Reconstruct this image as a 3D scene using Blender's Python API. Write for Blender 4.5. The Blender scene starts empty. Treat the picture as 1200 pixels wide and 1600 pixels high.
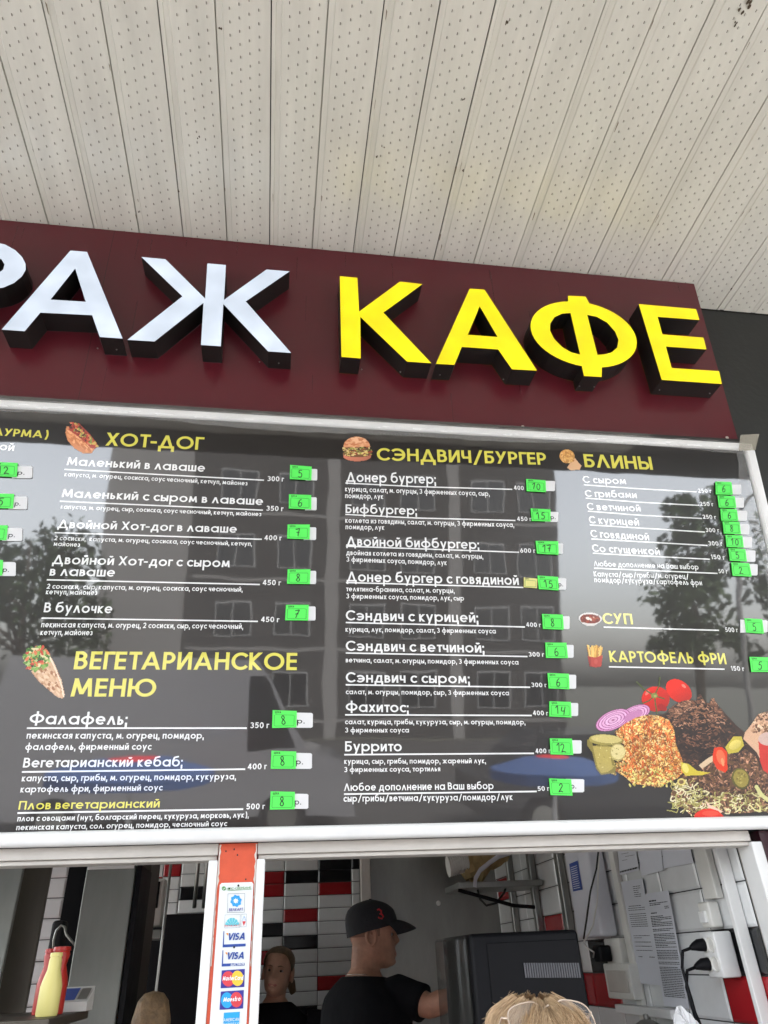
import bpy, bmesh, math, random
import numpy as np
from mathutils import Vector, Matrix, geometry
random.seed(7); rng = np.random.default_rng(7)
sc = bpy.context.scene
C = sc.collection
R = math.radians

# ------------------------------------------------------------------ camera
F = 1110.0
EYE = np.array([0.0, 0.0, 1.6])
def _d(u, v): return np.array([(u-600)/F, -(v-800)/F, -1.0])
VY = _d(413, 1510); VY /= np.linalg.norm(VY)
VX = _d(7950, 1140); VX = VX - VY*(VX@VY); VX /= np.linalg.norm(VX)
VZ = np.cross(VX, VY)
M3 = np.stack([VX, VY, VZ], 1)
cd = bpy.data.cameras.new('camera'); cam = bpy.data.objects.new('camera', cd); C.objects.link(cam)
cd.sensor_fit = 'HORIZONTAL'; cd.sensor_width = 36.0; cd.lens = 36.0*F/1200.0
cd.clip_start = 0.02; cd.clip_end = 2000
mw = Matrix([list(r) for r in M3.T]).to_4x4(); mw.translation = Vector(EYE)
cam.matrix_world = mw
sc.camera = cam
# ------------------------------------------------------------------ light
w = bpy.data.worlds.new('World'); sc.world = w; w.use_nodes = True
nt = w.node_tree; bgn = nt.nodes['Background']
sky = nt.nodes.new('ShaderNodeTexSky'); sky.sky_type = 'NISHITA'; sky.sun_disc = False
SUN_EL, SUN_ROT = R(57), R(38)
sky.sun_elevation = SUN_EL; sky.sun_rotation = SUN_ROT; sky.dust_density = 4.0; sky.air_density = 1.2
hs_ = nt.nodes.new('ShaderNodeHueSaturation'); hs_.inputs['Saturation'].default_value = .28   # overcast: nearly grey sky
nt.links.new(sky.outputs[0], hs_.inputs['Color']); nt.links.new(hs_.outputs[0], bgn.inputs[0]); bgn.inputs[1].default_value = 0.15
sl = bpy.data.lights.new('sun', 'SUN'); so = bpy.data.objects.new('sun', sl); C.objects.link(so)
sl.energy = .9; sl.angle = R(12); sl.color = (1, .96, .9)
sd = Vector((math.sin(SUN_ROT)*math.cos(SUN_EL), math.cos(SUN_ROT)*math.cos(SUN_EL), math.sin(SUN_EL)))
so.rotation_euler = sd.to_track_quat('Z', 'Y').to_euler(); so.location = (0, 0, 20)
sc.view_settings.view_transform = 'Standard'; sc.view_settings.look = 'None'
sc.view_settings.exposure = 3.2; sc.view_settings.gamma = 1
sc.cycles.max_bounces = 8; sc.cycles.diffuse_bounces = 5; sc.cycles.glossy_bounces = 4; sc.cycles.transparent_max_bounces = 8
sc.cycles.use_adaptive_sampling = True; sc.cycles.adaptive_threshold = 0.02
sc.cycles.use_denoising = True
sc.cycles.caustics_reflective = False; sc.cycles.caustics_refractive = False

# ------------------------------------------------------------------ pixel -> plane helpers (photo is 1200 x 1600)
def ray(u, v): return M3.T@_d(u, v)
def on_plane(u, v, n, c):
    r = ray(u, v); t = (c-n@EYE)/(n@r); return EYE+t*r
def aty(u, v, y): return on_plane(u, v, np.array([0, 1., 0]), y)
def atx(u, v, x): return on_plane(u, v, np.array([1., 0, 0]), x)
def atz(u, v, z): return on_plane(u, v, np.array([0, 0, 1.]), z)
CROPS = {3: (0, 620, 2.3077), 4: (0, 980, 2.3077), 5: (500, 660, 2.857), 6: (500, 930, 2.857), 7: (860, 660, 3.5294), 8: (860, 930, 3.5294), 0: (0, 0, 1.0),
         'A': (0, 0, 2.0), 'B': (600, 0, 2.0), 'g': (890, 1010, 3.871)}
def cp(k, x, y):
    a, b, s = CROPS[k]; return a+x/s, b+y/s

# ------------------------------------------------------------------ materials
def mat(name, col, rough=.5, metal=0., noise=0., nscale=8., bump=0., bscale=40., spec=.5, coat=0., emit=0., stretch=None, alt=None, trans=0., alpha=1., ior=1.5):
    m = bpy.data.materials.new(name); m.use_nodes = True
    n = m.node_tree.nodes; l = m.node_tree.links; p = n['Principled BSDF']
    c4 = (*col, 1)
    p.inputs['Base Color'].default_value = c4; p.inputs['Roughness'].default_value = rough; p.inputs['Metallic'].default_value = metal
    p.inputs['Specular IOR Level'].default_value = spec; p.inputs['IOR'].default_value = ior
    p.inputs['Coat Weight'].default_value = coat; p.inputs['Coat Roughness'].default_value = .06
    p.inputs['Transmission Weight'].default_value = trans; p.inputs['Alpha'].default_value = alpha
    if noise or bump:
        tc = n.new('ShaderNodeTexCoord'); mp = n.new('ShaderNodeMapping'); l.new(tc.outputs['Object'], mp.inputs[0])
        if stretch: mp.inputs['Scale'].default_value = stretch
    if noise:
        t = n.new('ShaderNodeTexNoise'); t.inputs['Scale'].default_value = nscale; t.inputs['Detail'].default_value = 6; t.inputs['Roughness'].default_value = .65
        l.new(mp.outputs[0], t.inputs['Vector'])
        rp = n.new('ShaderNodeMapRange'); rp.inputs[1].default_value = .3; rp.inputs[2].default_value = .7; l.new(t.outputs[0], rp.inputs[0])
        mx = n.new('ShaderNodeMix'); mx.data_type = 'RGBA'; l.new(rp.outputs[0], mx.inputs[0])
        a2 = alt if alt else tuple(max(0, c*(1-noise)) for c in col)
        mx.inputs[6].default_value = (*a2, 1); mx.inputs[7].default_value = c4 if alt else (*[min(1, c*(1+noise*.5)) for c in col], 1)
        l.new(mx.outputs[2], p.inputs['Base Color'])
        mr = n.new('ShaderNodeMapRange'); mr.inputs[3].default_value = max(0.02, rough*.8); mr.inputs[4].default_value = min(1, rough*1.25); l.new(t.outputs[0], mr.inputs[0]); l.new(mr.outputs[0], p.inputs['Roughness'])
    if bump:
        t2 = n.new('ShaderNodeTexNoise'); t2.inputs['Scale'].default_value = bscale; t2.inputs['Detail'].default_value = 3; l.new(mp.outputs[0], t2.inputs['Vector'])
        b = n.new('ShaderNodeBump'); b.inputs['Strength'].default_value = bump; b.inputs['Distance'].default_value = .01; l.new(t2.outputs[0], b.inputs['Height']); l.new(b.outputs[0], p.inputs['Normal'])
        if coat: l.new(b.outputs[0], p.inputs['Coat Normal'])
    if emit:
        p.inputs['Emission Color'].default_value = c4; p.inputs['Emission Strength'].default_value = emit
    m.diffuse_color = c4
    return m
def vcol_mat(name, rough=.3, coat=0.):
    m = mat(name, (.5, .5, .5), rough, coat=coat); n = m.node_tree.nodes
    a = n.new('ShaderNodeAttribute'); a.attribute_name = 'Col'; m.node_tree.links.new(a.outputs['Color'], n['Principled BSDF'].inputs['Base Color']); return m
def srgb(r, g, b):
    f = lambda c: (c/255/12.92 if c/255 <= .04045 else ((c/255+.055)/1.055)**2.4)
    return (f(r), f(g), f(b))
# banner film: dark print under a glossy slightly wavy laminate
def film(name, col, rough=.3, bump=.012):
    m = mat(name, col, rough, spec=.3, coat=1.0); n = m.node_tree.nodes; l = m.node_tree.links; p = n['Principled BSDF']
    p.inputs['Coat Roughness'].default_value = .025; p.inputs['Coat IOR'].default_value = 1.95
    g = n.new('ShaderNodeNewGeometry'); mp = n.new('ShaderNodeMapping'); mp.inputs['Scale'].default_value = (1, 1, 1.0); l.new(g.outputs['Position'], mp.inputs[0])
    t = n.new('ShaderNodeTexNoise'); t.inputs['Scale'].default_value = 5.5; t.inputs['Detail'].default_value = 1.5; l.new(mp.outputs[0], t.inputs['Vector'])
    b = n.new('ShaderNodeBump'); b.inputs['Strength'].default_value = bump; b.inputs['Distance'].default_value = .03; l.new(t.outputs[0], b.inputs['Height']); l.new(b.outputs[0], p.inputs['Coat Normal'])
    return m
MT = {}
MT['banner'] = film('menu print dark', (.020, .017, .015))
MT['white_ink'] = film('white ink', (.80, .80, .80)); MT['yellow_ink'] = film('yellow ink', (.72, .66, .10))
MT['print'] = vcol_mat('food print', .35, 0.); MT['print'].node_tree.nodes['Principled BSDF'].inputs['Coat Weight'].default_value = .3
MT['pvc'] = mat('soffit pvc', (.66, .645, .57), .20, spec=.7, noise=.12, nscale=5, bump=.04, bscale=25, stretch=(2.2, .35, 1))
MT['slot'] = mat('slot shade', (.12, .10, .08), .8)
MT['seam'] = mat('seam gap', (.03, .028, .025), .9)
MT['maroon'] = mat('maroon composite', (.092, .007, .0135), .30, noise=.03, nscale=1.0)
MT['dark_ret'] = mat('letter return', (.010, .009, .008), .45)
MT['charcoal'] = mat('charcoal wall', (.018, .019, .017), .6, noise=.2, nscale=4, bump=.1)
MT['white_bar'] = mat('white frame', (.72, .72, .71), .35, noise=.06, nscale=12)
MT['pvc_frame'] = mat('pvc window frame', (.50, .47, .43), .4, noise=.12, nscale=9)
MT['orange'] = mat('orange paint', (.62, .085, .032), .45, noise=.15, nscale=14, bump=.1)
MT['primer'] = mat('chipped white', (.6, .56, .5), .7)
MT['steel'] = mat('stainless', (.33, .33, .31), .38, metal=.85, noise=.3, nscale=3.0, stretch=(1, 1, .35), bump=.03, bscale=8)
MT['steel_shaded'] = mat('shaded stainless', (.25, .26, .24), .5, metal=.6, noise=.35, nscale=2.5, stretch=(1, 1, .3))  # darker copy of the stainless: dimness of the left side put into the colour
MT['steel_brown'] = mat('reflection brown stainless', (.09, .078, .062), .45, metal=.6, noise=.5, nscale=2.2, stretch=(1, 1, .25))  # brown reflection on the shield painted into the base colour
MT['tile_w'] = mat('white tile', (.70, .71, .71), .16, noise=.08, nscale=6); MT['tile_r'] = mat('red tile', (.34, .015, .02), .16, noise=.1, nscale=6)
MT['tile_k'] = mat('black tile', (.012, .012, .014), .14, noise=.2, nscale=6); MT['grout'] = mat('grout', (.03, .03, .03), .9)
MT['black'] = mat('black plastic', (.005, .005, .0065), .5, noise=.2, nscale=10, spec=.15); MT['black_m'] = mat('matte black', (.006, .006, .008), .8)
MT['paper'] = mat('paper', (.62, .63, .68), .7, noise=.05, nscale=5); MT['white'] = mat('white plastic', (.68, .67, .63), .35, noise=.06, nscale=10)
MT['green'] = mat('green tag card', (.09, .80, .10), .5, noise=.05, nscale=20); MT['card'] = mat('white card', (.68, .68, .69), .5); MT['ink'] = mat('black ink', (.01, .012, .01), .6)
MT['ytag'] = mat('yellow tag card', (.66, .62, .22), .5); MT['dgreen'] = mat('green print line', (.02, .22, .03), .6)
MT['skin_m'] = mat('skin tan', (.43, .225, .15), .5, noise=.35, nscale=14, bump=.12, bscale=160); MT['skin_w'] = mat('skin pale', (.50, .30, .21), .5, noise=.25, nscale=14)
MT['cloth_k'] = mat('black cotton', (.0035, .004, .006), .9, bump=.9, bscale=11, spec=.2); MT['denim'] = mat('dark trousers', (.03, .035, .05), .9)
MT['cap'] = mat('black cap cloth', (.012, .013, .017), .8, bump=.3, bscale=60); MT['red'] = mat('red print', (.6, .02, .03), .5)
MT['hair_b'] = mat('blond hair', (.55, .38, .22), .45, noise=.45, nscale=30, stretch=(1, 1, .3)); MT['hair_w'] = mat('ash blond hair', (.15, .10, .055), .5, noise=.5, nscale=40, stretch=(1, 1, .2))
MT['hair_k'] = mat('shaved dark hair', (.03, .022, .018), .8)
MT['eye'] = mat('eye white', (.30, .27, .25), .3); MT['iris'] = mat('iris', (.03, .02, .015), .15); MT['lip'] = mat('lips', (.33, .12, .10), .5)

# ------------------------------------------------------------------ object helpers
def tag(o, label=None, cat=None, group=None, kind=None):
    if label: o['label'] = label
    if cat: o['category'] = cat
    if group: o['group'] = group
    if kind: o['kind'] = kind
    return o
def empty(name, loc, label=None, cat=None, group=None):
    o = bpy.data.objects.new(name, None); o.location = loc; o.empty_display_size = .05; C.objects.link(o); return tag(o, label, cat, group)
def wl(o):   # summed world location of the unrotated parents
    v = Vector((0, 0, 0))
    while o is not None: v += Vector(o.location); o = o.parent
    return v
class MB:
    """collects verts / faces in world coordinates, builds ONE mesh object"""
    def __init__(s): s.v = []; s.f = []; s.mi = []; s.col = None
    def add(s, vs, fs, mi=0):
        b = len(s.v); s.v += [tuple(map(float, q)) for q in vs]; s.f += [tuple(i+b for i in f) for f in fs]; s.mi += [mi]*len(fs); return s
    def box(s, x0, x1, y0, y1, z0, z1, mi=0):
        vs = [(x, y, z) for z in (z0, z1) for y in (y0, y1) for x in (x0, x1)]
        return s.add(vs, [(0, 2, 3, 1), (4, 5, 7, 6), (0, 1, 5, 4), (2, 6, 7, 3), (0, 4, 6, 2), (1, 3, 7, 5)], mi)
    def bbox(s, x0, x1, y0, y1, z0, z1, r=.004, mi=0):   # bevelled box
        bm = bmesh.new(); bmesh.ops.create_cube(bm, size=1)
        for v in bm.verts: v.co = Vector((x0+(v.co.x+.5)*(x1-x0), y0+(v.co.y+.5)*(y1-y0), z0+(v.co.z+.5)*(z1-z0)))
        bmesh.ops.bevel(bm, geom=bm.edges[:], offset=r, segments=3, profile=.5, affect='EDGES'); bm.verts.index_update()
        s.add([v.co for v in bm.verts], [[v.index for v in f.verts] for f in bm.faces], mi); bm.free(); return s
    def tube(s, pts, rad, n=10, mi=0, cap=True, flat=None):
        pts = [Vector(p) for p in pts]; k = len(pts); rad = rad if hasattr(rad, '__len__') else [rad]*k
        up = None; vs = []
        for i in range(k):
            t = (pts[min(i+1, k-1)]-pts[max(i-1, 0)]).normalized()
            if up is None: up = t.orthogonal().normalized()
            up = (up-t*up.dot(t)); up = up.normalized() if up.length > 1e-6 else t.orthogonal().normalized()
            sd_ = t.cross(up)
            r = rad[i]; rx, ry = (r if hasattr(r, '__len__') else (r, r))
            for j in range(n):
                a = 2*math.pi*j/n; vs.append(pts[i]+up*math.cos(a)*rx+sd_*math.sin(a)*ry)
        fs = [(i*n+j, i*n+(j+1) % n, (i+1)*n+(j+1) % n, (i+1)*n+j) for i in range(k-1) for j in range(n)]
        if cap: fs += [tuple(range(n-1, -1, -1)), tuple((k-1)*n+j for j in range(n))]
        return s.add(vs, fs, mi)
    def loft(s, rings, mi=0, cap=True):
        n = len(rings[0]); k = len(rings); vs = [p for r in rings for p in r]
        fs = [(i*n+j, i*n+(j+1) % n, (i+1)*n+(j+1) % n, (i+1)*n+j) for i in range(k-1) for j in range(n)]
        if cap: fs += [tuple(range(n-1, -1, -1)), tuple((k-1)*n+j for j in range(n))]
        return s.add(vs, fs, mi)
    def lathe(s, c, prof, n=24, mi=0):   # prof: (r,z)
        return s.loft([[(c[0]+r*math.cos(2*math.pi*j/n), c[1]+r*math.sin(2*math.pi*j/n), c[2]+z) for j in range(n)] for r, z in prof], mi)
    def build(s, name, m, parent=None, smooth=False, kind=None, label=None):
        me = bpy.data.meshes.new(name); off = wl(parent) if parent else Vector((0, 0, 0))
        if parent is None and s.v:   # put the origin at the base
            a = np.array(s.v); off = Vector((a[:, 0].mean(), a[:, 1].mean(), a[:, 2].min()))
        vs = (np.array(s.v)-np.array(off)).tolist() if s.v else []
        me.from_pydata(vs, [], s.f)
        for mm in (m if isinstance(m, (list, tuple)) else [m]): me.materials.append(mm)
        if max(s.mi, default=0) > 0: me.polygons.foreach_set('material_index', s.mi)
        if smooth:
            me.polygons.foreach_set('use_smooth', [True]*len(me.polygons))
        me.update()
        o = bpy.data.objects.new(name, me); C.objects.link(o)
        if parent is not None: o.parent = parent
        else: o.location = off
        if smooth == 'auto': me.set_sharp_from_angle(angle=R(40))
        return tag(o, label, None, None, kind)
def inst(ob, mods):   # evaluate modifiers into a plain mesh
    for t, kw in mods:
        m = ob.modifiers.new(t, t)
        for a, b in kw.items(): setattr(m, a, b)
    dg = bpy.context.evaluated_depsgraph_get(); me = bpy.data.meshes.new_from_object(ob.evaluated_get(dg)); old = ob.data
    ob.modifiers.clear(); ob.data = me
    me.polygons.foreach_set('use_smooth', [True]*len(me.polygons)); return ob

# planes that carry 2-D artwork: 2-D metric coordinates (s,t) on the plane, offset k towards the street
class Plane:
    def __init__(s, org, lean):
        a = R(lean); s.o = np.array(org, float); s.X = np.array([1., 0, 0]); s.U = np.array([0, -math.sin(a), math.cos(a)]); s.N = np.array([0, -math.cos(a), -math.sin(a)])
    def px(s, u, v, k=0.):
        P = on_plane(u, v, s.N, s.N@s.o+k); q = P-s.o; return np.array([q@s.X, q@s.U])
    def w(s, p, k=0.): return s.o+p[0]*s.X+p[1]*s.U+k*s.N
BAN = Plane((0, 1.88, 1.878), 9.5)
FAS = Plane((0, 1.70, 3.4), 3.8)
PAY = Plane((0, 1.893, 1.6), 0.)

# ------------------------------------------------------------------ stroke lettering (geometric sans)
def arc(cx, cy, rx, ry, a0, a1, n=14):
    n = max(5, int(n*abs(a1-a0)/200)); return ('p', [(cx+rx*math.cos(R(a0+(a1-a0)*i/n)), cy+ry*math.sin(R(a0+(a1-a0)*i/n))) for i in range(n+1)])
def L(*p): return ('l', list(p))
def D(x0, y0, x1, y1): return ('d', [(x0, y0), (x1, y1)])
XH = .74
G = {}
def up(ch, wd, *st): G[ch] = (wd, 1.0, st)
def lo(ch, wd, *st): G[ch] = (wd, XH, st)
def both(cu, cl, wd, *st, wl_=None): up(cu, wd, *st); lo(cl, wl_ or wd*.8, *st)
FULL = arc(.5, .5, .5, .5, 0, 360, 26)
both('А', '\1', .88, D(0, 0, .5, 1), D(1, 0, .5, 1), L((.22, .27), (.78, .27)))
up('Б', .60, L((.92, 1), (0, 1), (0, 0), (.5, 0)), L((0, .58), (.5, .58)), arc(.5, .29, .5, .29, 90, -90))
both('В', 'в', .60, L((.45, 0), (0, 0), (0, 1), (.42, 1)), L((0, .55), (.45, .55)), arc(.42, .775, .45, .225, 90, -90), arc(.5, .275, .5, .275, 90, -90))
both('Г', 'г', .50, L((0, 0), (0, 1), (1, 1)))
up('Д', .92, L((0, -.17), (0, .0), (1, .0), (1, -.17)), D(.08, 0, .5, 1), D(.92, 0, .5, 1))
lo('д', .72, L((0, -.2), (0, .0), (1, .0), (1, -.2)), D(.08, 0, .42, 1), L((.42, 1), (.86, 1), (.86, 0)))
up('Е', .52, L((1, 1), (0, 1), (0, 0), (1, 0)), L((0, .52), (.95, .52)))
lo('е', .68, arc(.5, .5, .5, .5, 0, 318, 24), L((.05, .5), (.98, .5)))
both('Ж', 'ж', 1.1, L((.5, 0), (.5, 1)), D(0, 0, .47, .52), D(0, 1, .47, .48), D(1, 0, .53, .52), D(1, 1, .53, .48))
both('З', 'з', .58, arc(.42, .77, .5, .23, 150, -90), arc(.42, .27, .56, .27, 90, -150))
both('И', 'и', .68, L((0, 0), (0, 1)), L((1, 0), (1, 1)), D(.0, 0, 1, 1))
G['Й'] = (.68, 1.0, G['И'][2]+(arc(.5, 1.36, .26, .16, 200, 340),)); G['й'] = (.56, XH, G['и'][2]+(arc(.5, 1.42, .3, .2, 200, 340),))
both('К', 'к', .62, L((0, 0), (0, 1)), D(.06, .5, 1, 1), D(.06, .5, 1, 0))
both('Л', 'л', .78, D(0, 0, .5, 1), D(1, 0, .5, 1))
both('М', 'м', .92, D(0, 0, .12, 1), D(1, 0, .88, 1), D(.10, 1, .5, .05), D(.90, 1, .5, .05))
both('Н', 'н', .70, L((0, 0), (0, 1)), L((1, 0), (1, 1)), L((0, .52), (1, .52)))
up('О', 1.0, FULL); lo('о', .72, FULL)
both('П', 'п', .68, L((0, 0), (0, 1), (1, 1), (1, 0)))
up('Р', .58, L((0, 0), (0, 1), (.45, 1)), L((0, .42), (.45, .42)), arc(.45, .71, .55, .29, 90, -90))
lo('р', .74, FULL, L((0, 1), (0, -.42)))
up('С', .84, arc(.56, .5, .56, .5, 40, 320, 22)); lo('с', .60, arc(.56, .5, .56, .5, 40, 320, 18))
both('Т', 'т', .60, L((0, 1), (1, 1)), L((.5, 1), (.5, 0)))
up('У', .68, D(0, 1, .5, .32), D(.14, 0, 1, 1)); lo('у', .62, D(0, 1, .5, 0), D(.22, -.45, 1, 1))
up('Ф', 1.0, arc(.5, .5, .5, .36, 0, 360, 26), L((.5, -.04), (.5, 1.04))); lo('ф', .92, FULL, L((.5, -.42), (.5, 1.4)))
both('Х', 'х', .70, D(0, 0, 1, 1), D(0, 1, 1, 0))
both('Ц', 'ц', .74, L((0, 1), (0, 0), (1, 0), (1, -.2)), L((.88, 1), (.88, 0)))
both('Ч', 'ч', .60, L((0, 1), (0, .55), (.12, .4), (1, .4)), L((1, 1), (1, 0)))
both('Ш', 'ш', .95, L((0, 1), (0, 0), (1, 0), (1, 1)), L((.5, 1), (.5, 0)))
both('Щ', 'щ', 1.0, L((0, 1), (0, 0), (1, 0), (1, -.2)), L((.45, 1), (.45, 0)), L((.9, 1), (.9, 0)))
both('Ы', 'ы', .82, L((0, 1), (0, 0), (.4, 0)), L((0, .54), (.4, .54)), arc(.4, .27, .32, .27, 90, -90), L((1, 0), (1, 1)))
both('Ь', 'ь', .56, L((0, 1), (0, 0), (.45, 0)), L((0, .56), (.45, .56)), arc(.45, .28, .5, .28, 90, -90))
both('Э', 'э', .86, arc(.43, .5, .57, .5, 140, -140, 22), L((.3, .5), (.98, .5)))
both('Ю', 'ю', 1.25, L((0, 0), (0, 1)), L((0, .5), (.3, .5)), arc(.64, .5, .36, .5, 0, 360, 24))
both('Я', 'я', .60, L((1, 0), (1, 1), (.5, 1)), L((1, .45), (.5, .45)), arc(.5, .725, .5, .275, 90, 270), D(0, 0, .5, .45))
lo('а', .74, FULL, L((1, 0), (1, 1)))
lo('б', .72, FULL, ('p', [(0, .5), (.02, .95), (.2, 1.28), (.55, 1.36), (.9, 1.42)]))
G['0'] = (.62, 1, (FULL,)); G['1'] = (.30, 1, (L((0, .86), (.9, 1), (.9, 0)),))
G['2'] = (.58, 1, (arc(.5, .7, .48, .3, 165, -25), D(.0, 0, .93, .58), L((0, 0), (1, 0)))); G['3'] = (.58, 1, G['З'][2])
G['4'] = (.62, 1, (D(0, .25, .72, 1), L((0, .25), (1, .25)), L((.75, 0), (.75, 1)))); G['5'] = (.58, 1, (L((.9, 1), (.2, 1), (.1, .55)), arc(.42, .32, .56, .32, 130, -150)))
G['6'] = (.6, 1, (arc(.5, .32, .5, .32, 0, 360), D(.05, .42, .65, 1))); G['8'] = (.58, 1, (arc(.5, .76, .42, .24, 0, 360), arc(.5, .27, .5, .27, 0, 360)))
G['7'] = (.56, 1, (L((0, 1), (1, 1)), D(.25, 0, .95, 1))); G['9'] = (.6, 1, (arc(.5, .68, .5, .32, 0, 360), D(.35, 0, .95, .58)))
G['.'] = (.10, 1, (L((.5, .0), (.5, .03)),)); G[','] = (.12, 1, (L((.6, .03), (.6, -.02), (.2, -.16)),)); G[';'] = (.12, 1, (L((.6, .03), (.6, -.02), (.2, -.16)), L((.6, .6), (.6, .64))))
G['-'] = (.36, 1, (L((0, .4), (1, .4)),)); G['/'] = (.62, 1, (D(0, -.15, 1, 1.05),)); G['('] = (.42, 1, (arc(1, .45, 1, .72, 115, 245),)); G[')'] = (.42, 1, (arc(0, .45, 1, .72, 65, -65),))
G[' '] = (.30, 1, ())
up('V', .8, D(0, 1, .5, 0), D(1, 1, .5, 0)); up('I', .12, L((.5, 0), (.5, 1))); up('S', .6, arc(.5, .75, .45, .25, 30, 270), arc(.5, .25, .5, .25, 90, -150)); up('L', .5, L((0, 1), (0, 0), (1, 0))); up('N', .7, L((0, 0), (0, 1)), L((1, 0), (1, 1)), D(0, 1, 1, 0))
up('R', .62, *(G['Р'][2]+(D(.4, .42, 1, 0),)))
for a_, b_ in zip('AECTOMXPaeo', 'АЕСТОМХРаео'): G[a_] = G[b_]
lo('s', .5, arc(.5, .75, .45, .25, 30, 270), arc(.5, .25, .5, .25, 90, -150)); lo('t', .4, L((.4, 1.35), (.4, 0), (.9, 0)), L((0, .95), (1, .95))); lo('r', .4, L((0, 0), (0, 1)), arc(.7, .5, .7, .5, 170, 90)); lo('d', .74, FULL, L((1, 0), (1, 1.4)))

def ribbon2(pts, wd, ext=0., closed=False):
    """mitred flat ribbon around a 2-D polyline -> verts, quads"""
    p = [np.array(q, float) for q in pts]
    if len(p) > 2 and np.linalg.norm(p[0]-p[-1]) < 1e-6: closed = True; p = p[:-1]
    k = len(p)
    if ext and not closed:
        d0 = p[0]-p[1]; p[0] = p[0]+d0/np.linalg.norm(d0)*ext; d1 = p[-1]-p[-2]; p[-1] = p[-1]+d1/np.linalg.norm(d1)*ext
    vs = []
    for i in range(k):
        a = p[(i-1) % k] if (closed or i > 0) else None; b = p[(i+1) % k] if (closed or i < k-1) else None
        t0 = (p[i]-a)/np.linalg.norm(p[i]-a) if a is not None else None; t1 = (b-p[i])/np.linalg.norm(b-p[i]) if b is not None else None
        if t0 is None: t0 = t1
        if t1 is None: t1 = t0
        n0 = np.array([-t0[1], t0[0]]); n1 = np.array([-t1[1], t1[0]]); m = n0+n1; q = np.linalg.norm(m); m = m/q if q > 1e-6 else n0
        sc_ = min(1/max(m@n0, .35), 2.0)*wd/2
        vs += [p[i]+m*sc_, p[i]-m*sc_]
    fs = [(2*i, 2*i+1, 2*((i+1) % k)+1, 2*((i+1) % k)) for i in range(k if closed else k-1)]
    return vs, fs
def glyph(ch, t):
    wd, H, st = G[ch]; h = t/2; out = []
    mx = lambda x: h+x*max(wd-t, .0) if wd > t else wd/2
    my = lambda y: (h+y*(H-t)) if 0 <= y <= 1 else (y*H)
    for k, pts in st:
        if k == 'd':
            (x0, y0), (x1, y1) = pts
            X0, X1 = mx(x0), mx(x1); Y0 = 0 if y0 == 0 else (H if y0 == 1 else my(y0)); Y1 = 0 if y1 == 0 else (H if y1 == 1 else my(y1))
            ln = math.hypot(X1-X0, Y1-Y0); hw = min(t*ln/max(abs(Y1-Y0), 1e-3)/2, t*.95)
            out.append(([np.array(q) for q in ((X0-hw, Y0), (X0+hw, Y0), (X1+hw, Y1), (X1-hw, Y1))], [(0, 1, 2, 3)]))
        else:
            q = [(mx(x), my(y)) for x, y in pts]
            out.append(ribbon2(q, t, h if k == 'l' else 0))
    return wd, out
def text_mb(mb, plane, s, p0, p1, cap, t=.15, sp=.16, k0=.0006, slant=0., mi=0):
    """lay one line of lettering from 2-D point p0 to p1 (baseline) with cap height 'cap' (metres)"""
    x = 0; items = []
    for ch in s:
        wd, st = glyph(ch, t); items.append((x, st)); x += wd+(sp if ch != ' ' else .0)-(.09 if ch in 'СсГгТт' else 0)
    tot = max(x-sp, .1); e = (p1-p0)/tot; q = 0
    for x0, st in items:
        for vs, fs in st:
            q += 1; kk = k0+(q % 7)*.00004
            mb.add([plane.w(p0+e*(x0+v[0])+np.array([slant*v[1]*cap, v[1]*cap]), kk) for v in vs], fs, mi)
    return mb

# ================================================================== SETTING
ground = MB(); ground.add([(-400, -400, 0), (400, -400, 0), (400, 400, 0), (-400, 400, 0)], [(0, 1, 2, 3)])
ground.build('ground', mat('far ground', (.075, .075, .06), .85, noise=.2, nscale=.6), kind='structure')
road = MB(); road.add([(-400, -25, .004), (400, -25, .004), (400, -4.6, .004), (-400, -4.6, .004)], [(0, 1, 2, 3)])
road.build('road', mat('asphalt', (.040, .038, .037), .9, noise=.25, nscale=1.5), kind='structure')
pv = MB(); pv.add([(-60, -4.4, .004), (60, -4.4, .004), (60, 1.9, .004), (-60, 1.9, .004)], [(0, 1, 2, 3)]); pv.build('pavement', mat('paving', (.30, .29, .28), .85, noise=.2, nscale=.6), kind='structure')
kb = MB(); kb.bbox(-60, 60, -4.6, -4.4, 0, .12, .01); kb.build('kerb', mat('kerb stone', (.3, .29, .28), .9), kind='structure')
fl = MB(); fl.box(-2.2, 1.4, 1.9, 5.4, 0.0, .06); fl.build('floor', mat('kiosk floor', (.16, .15, .14), .5), kind='structure')

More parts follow.
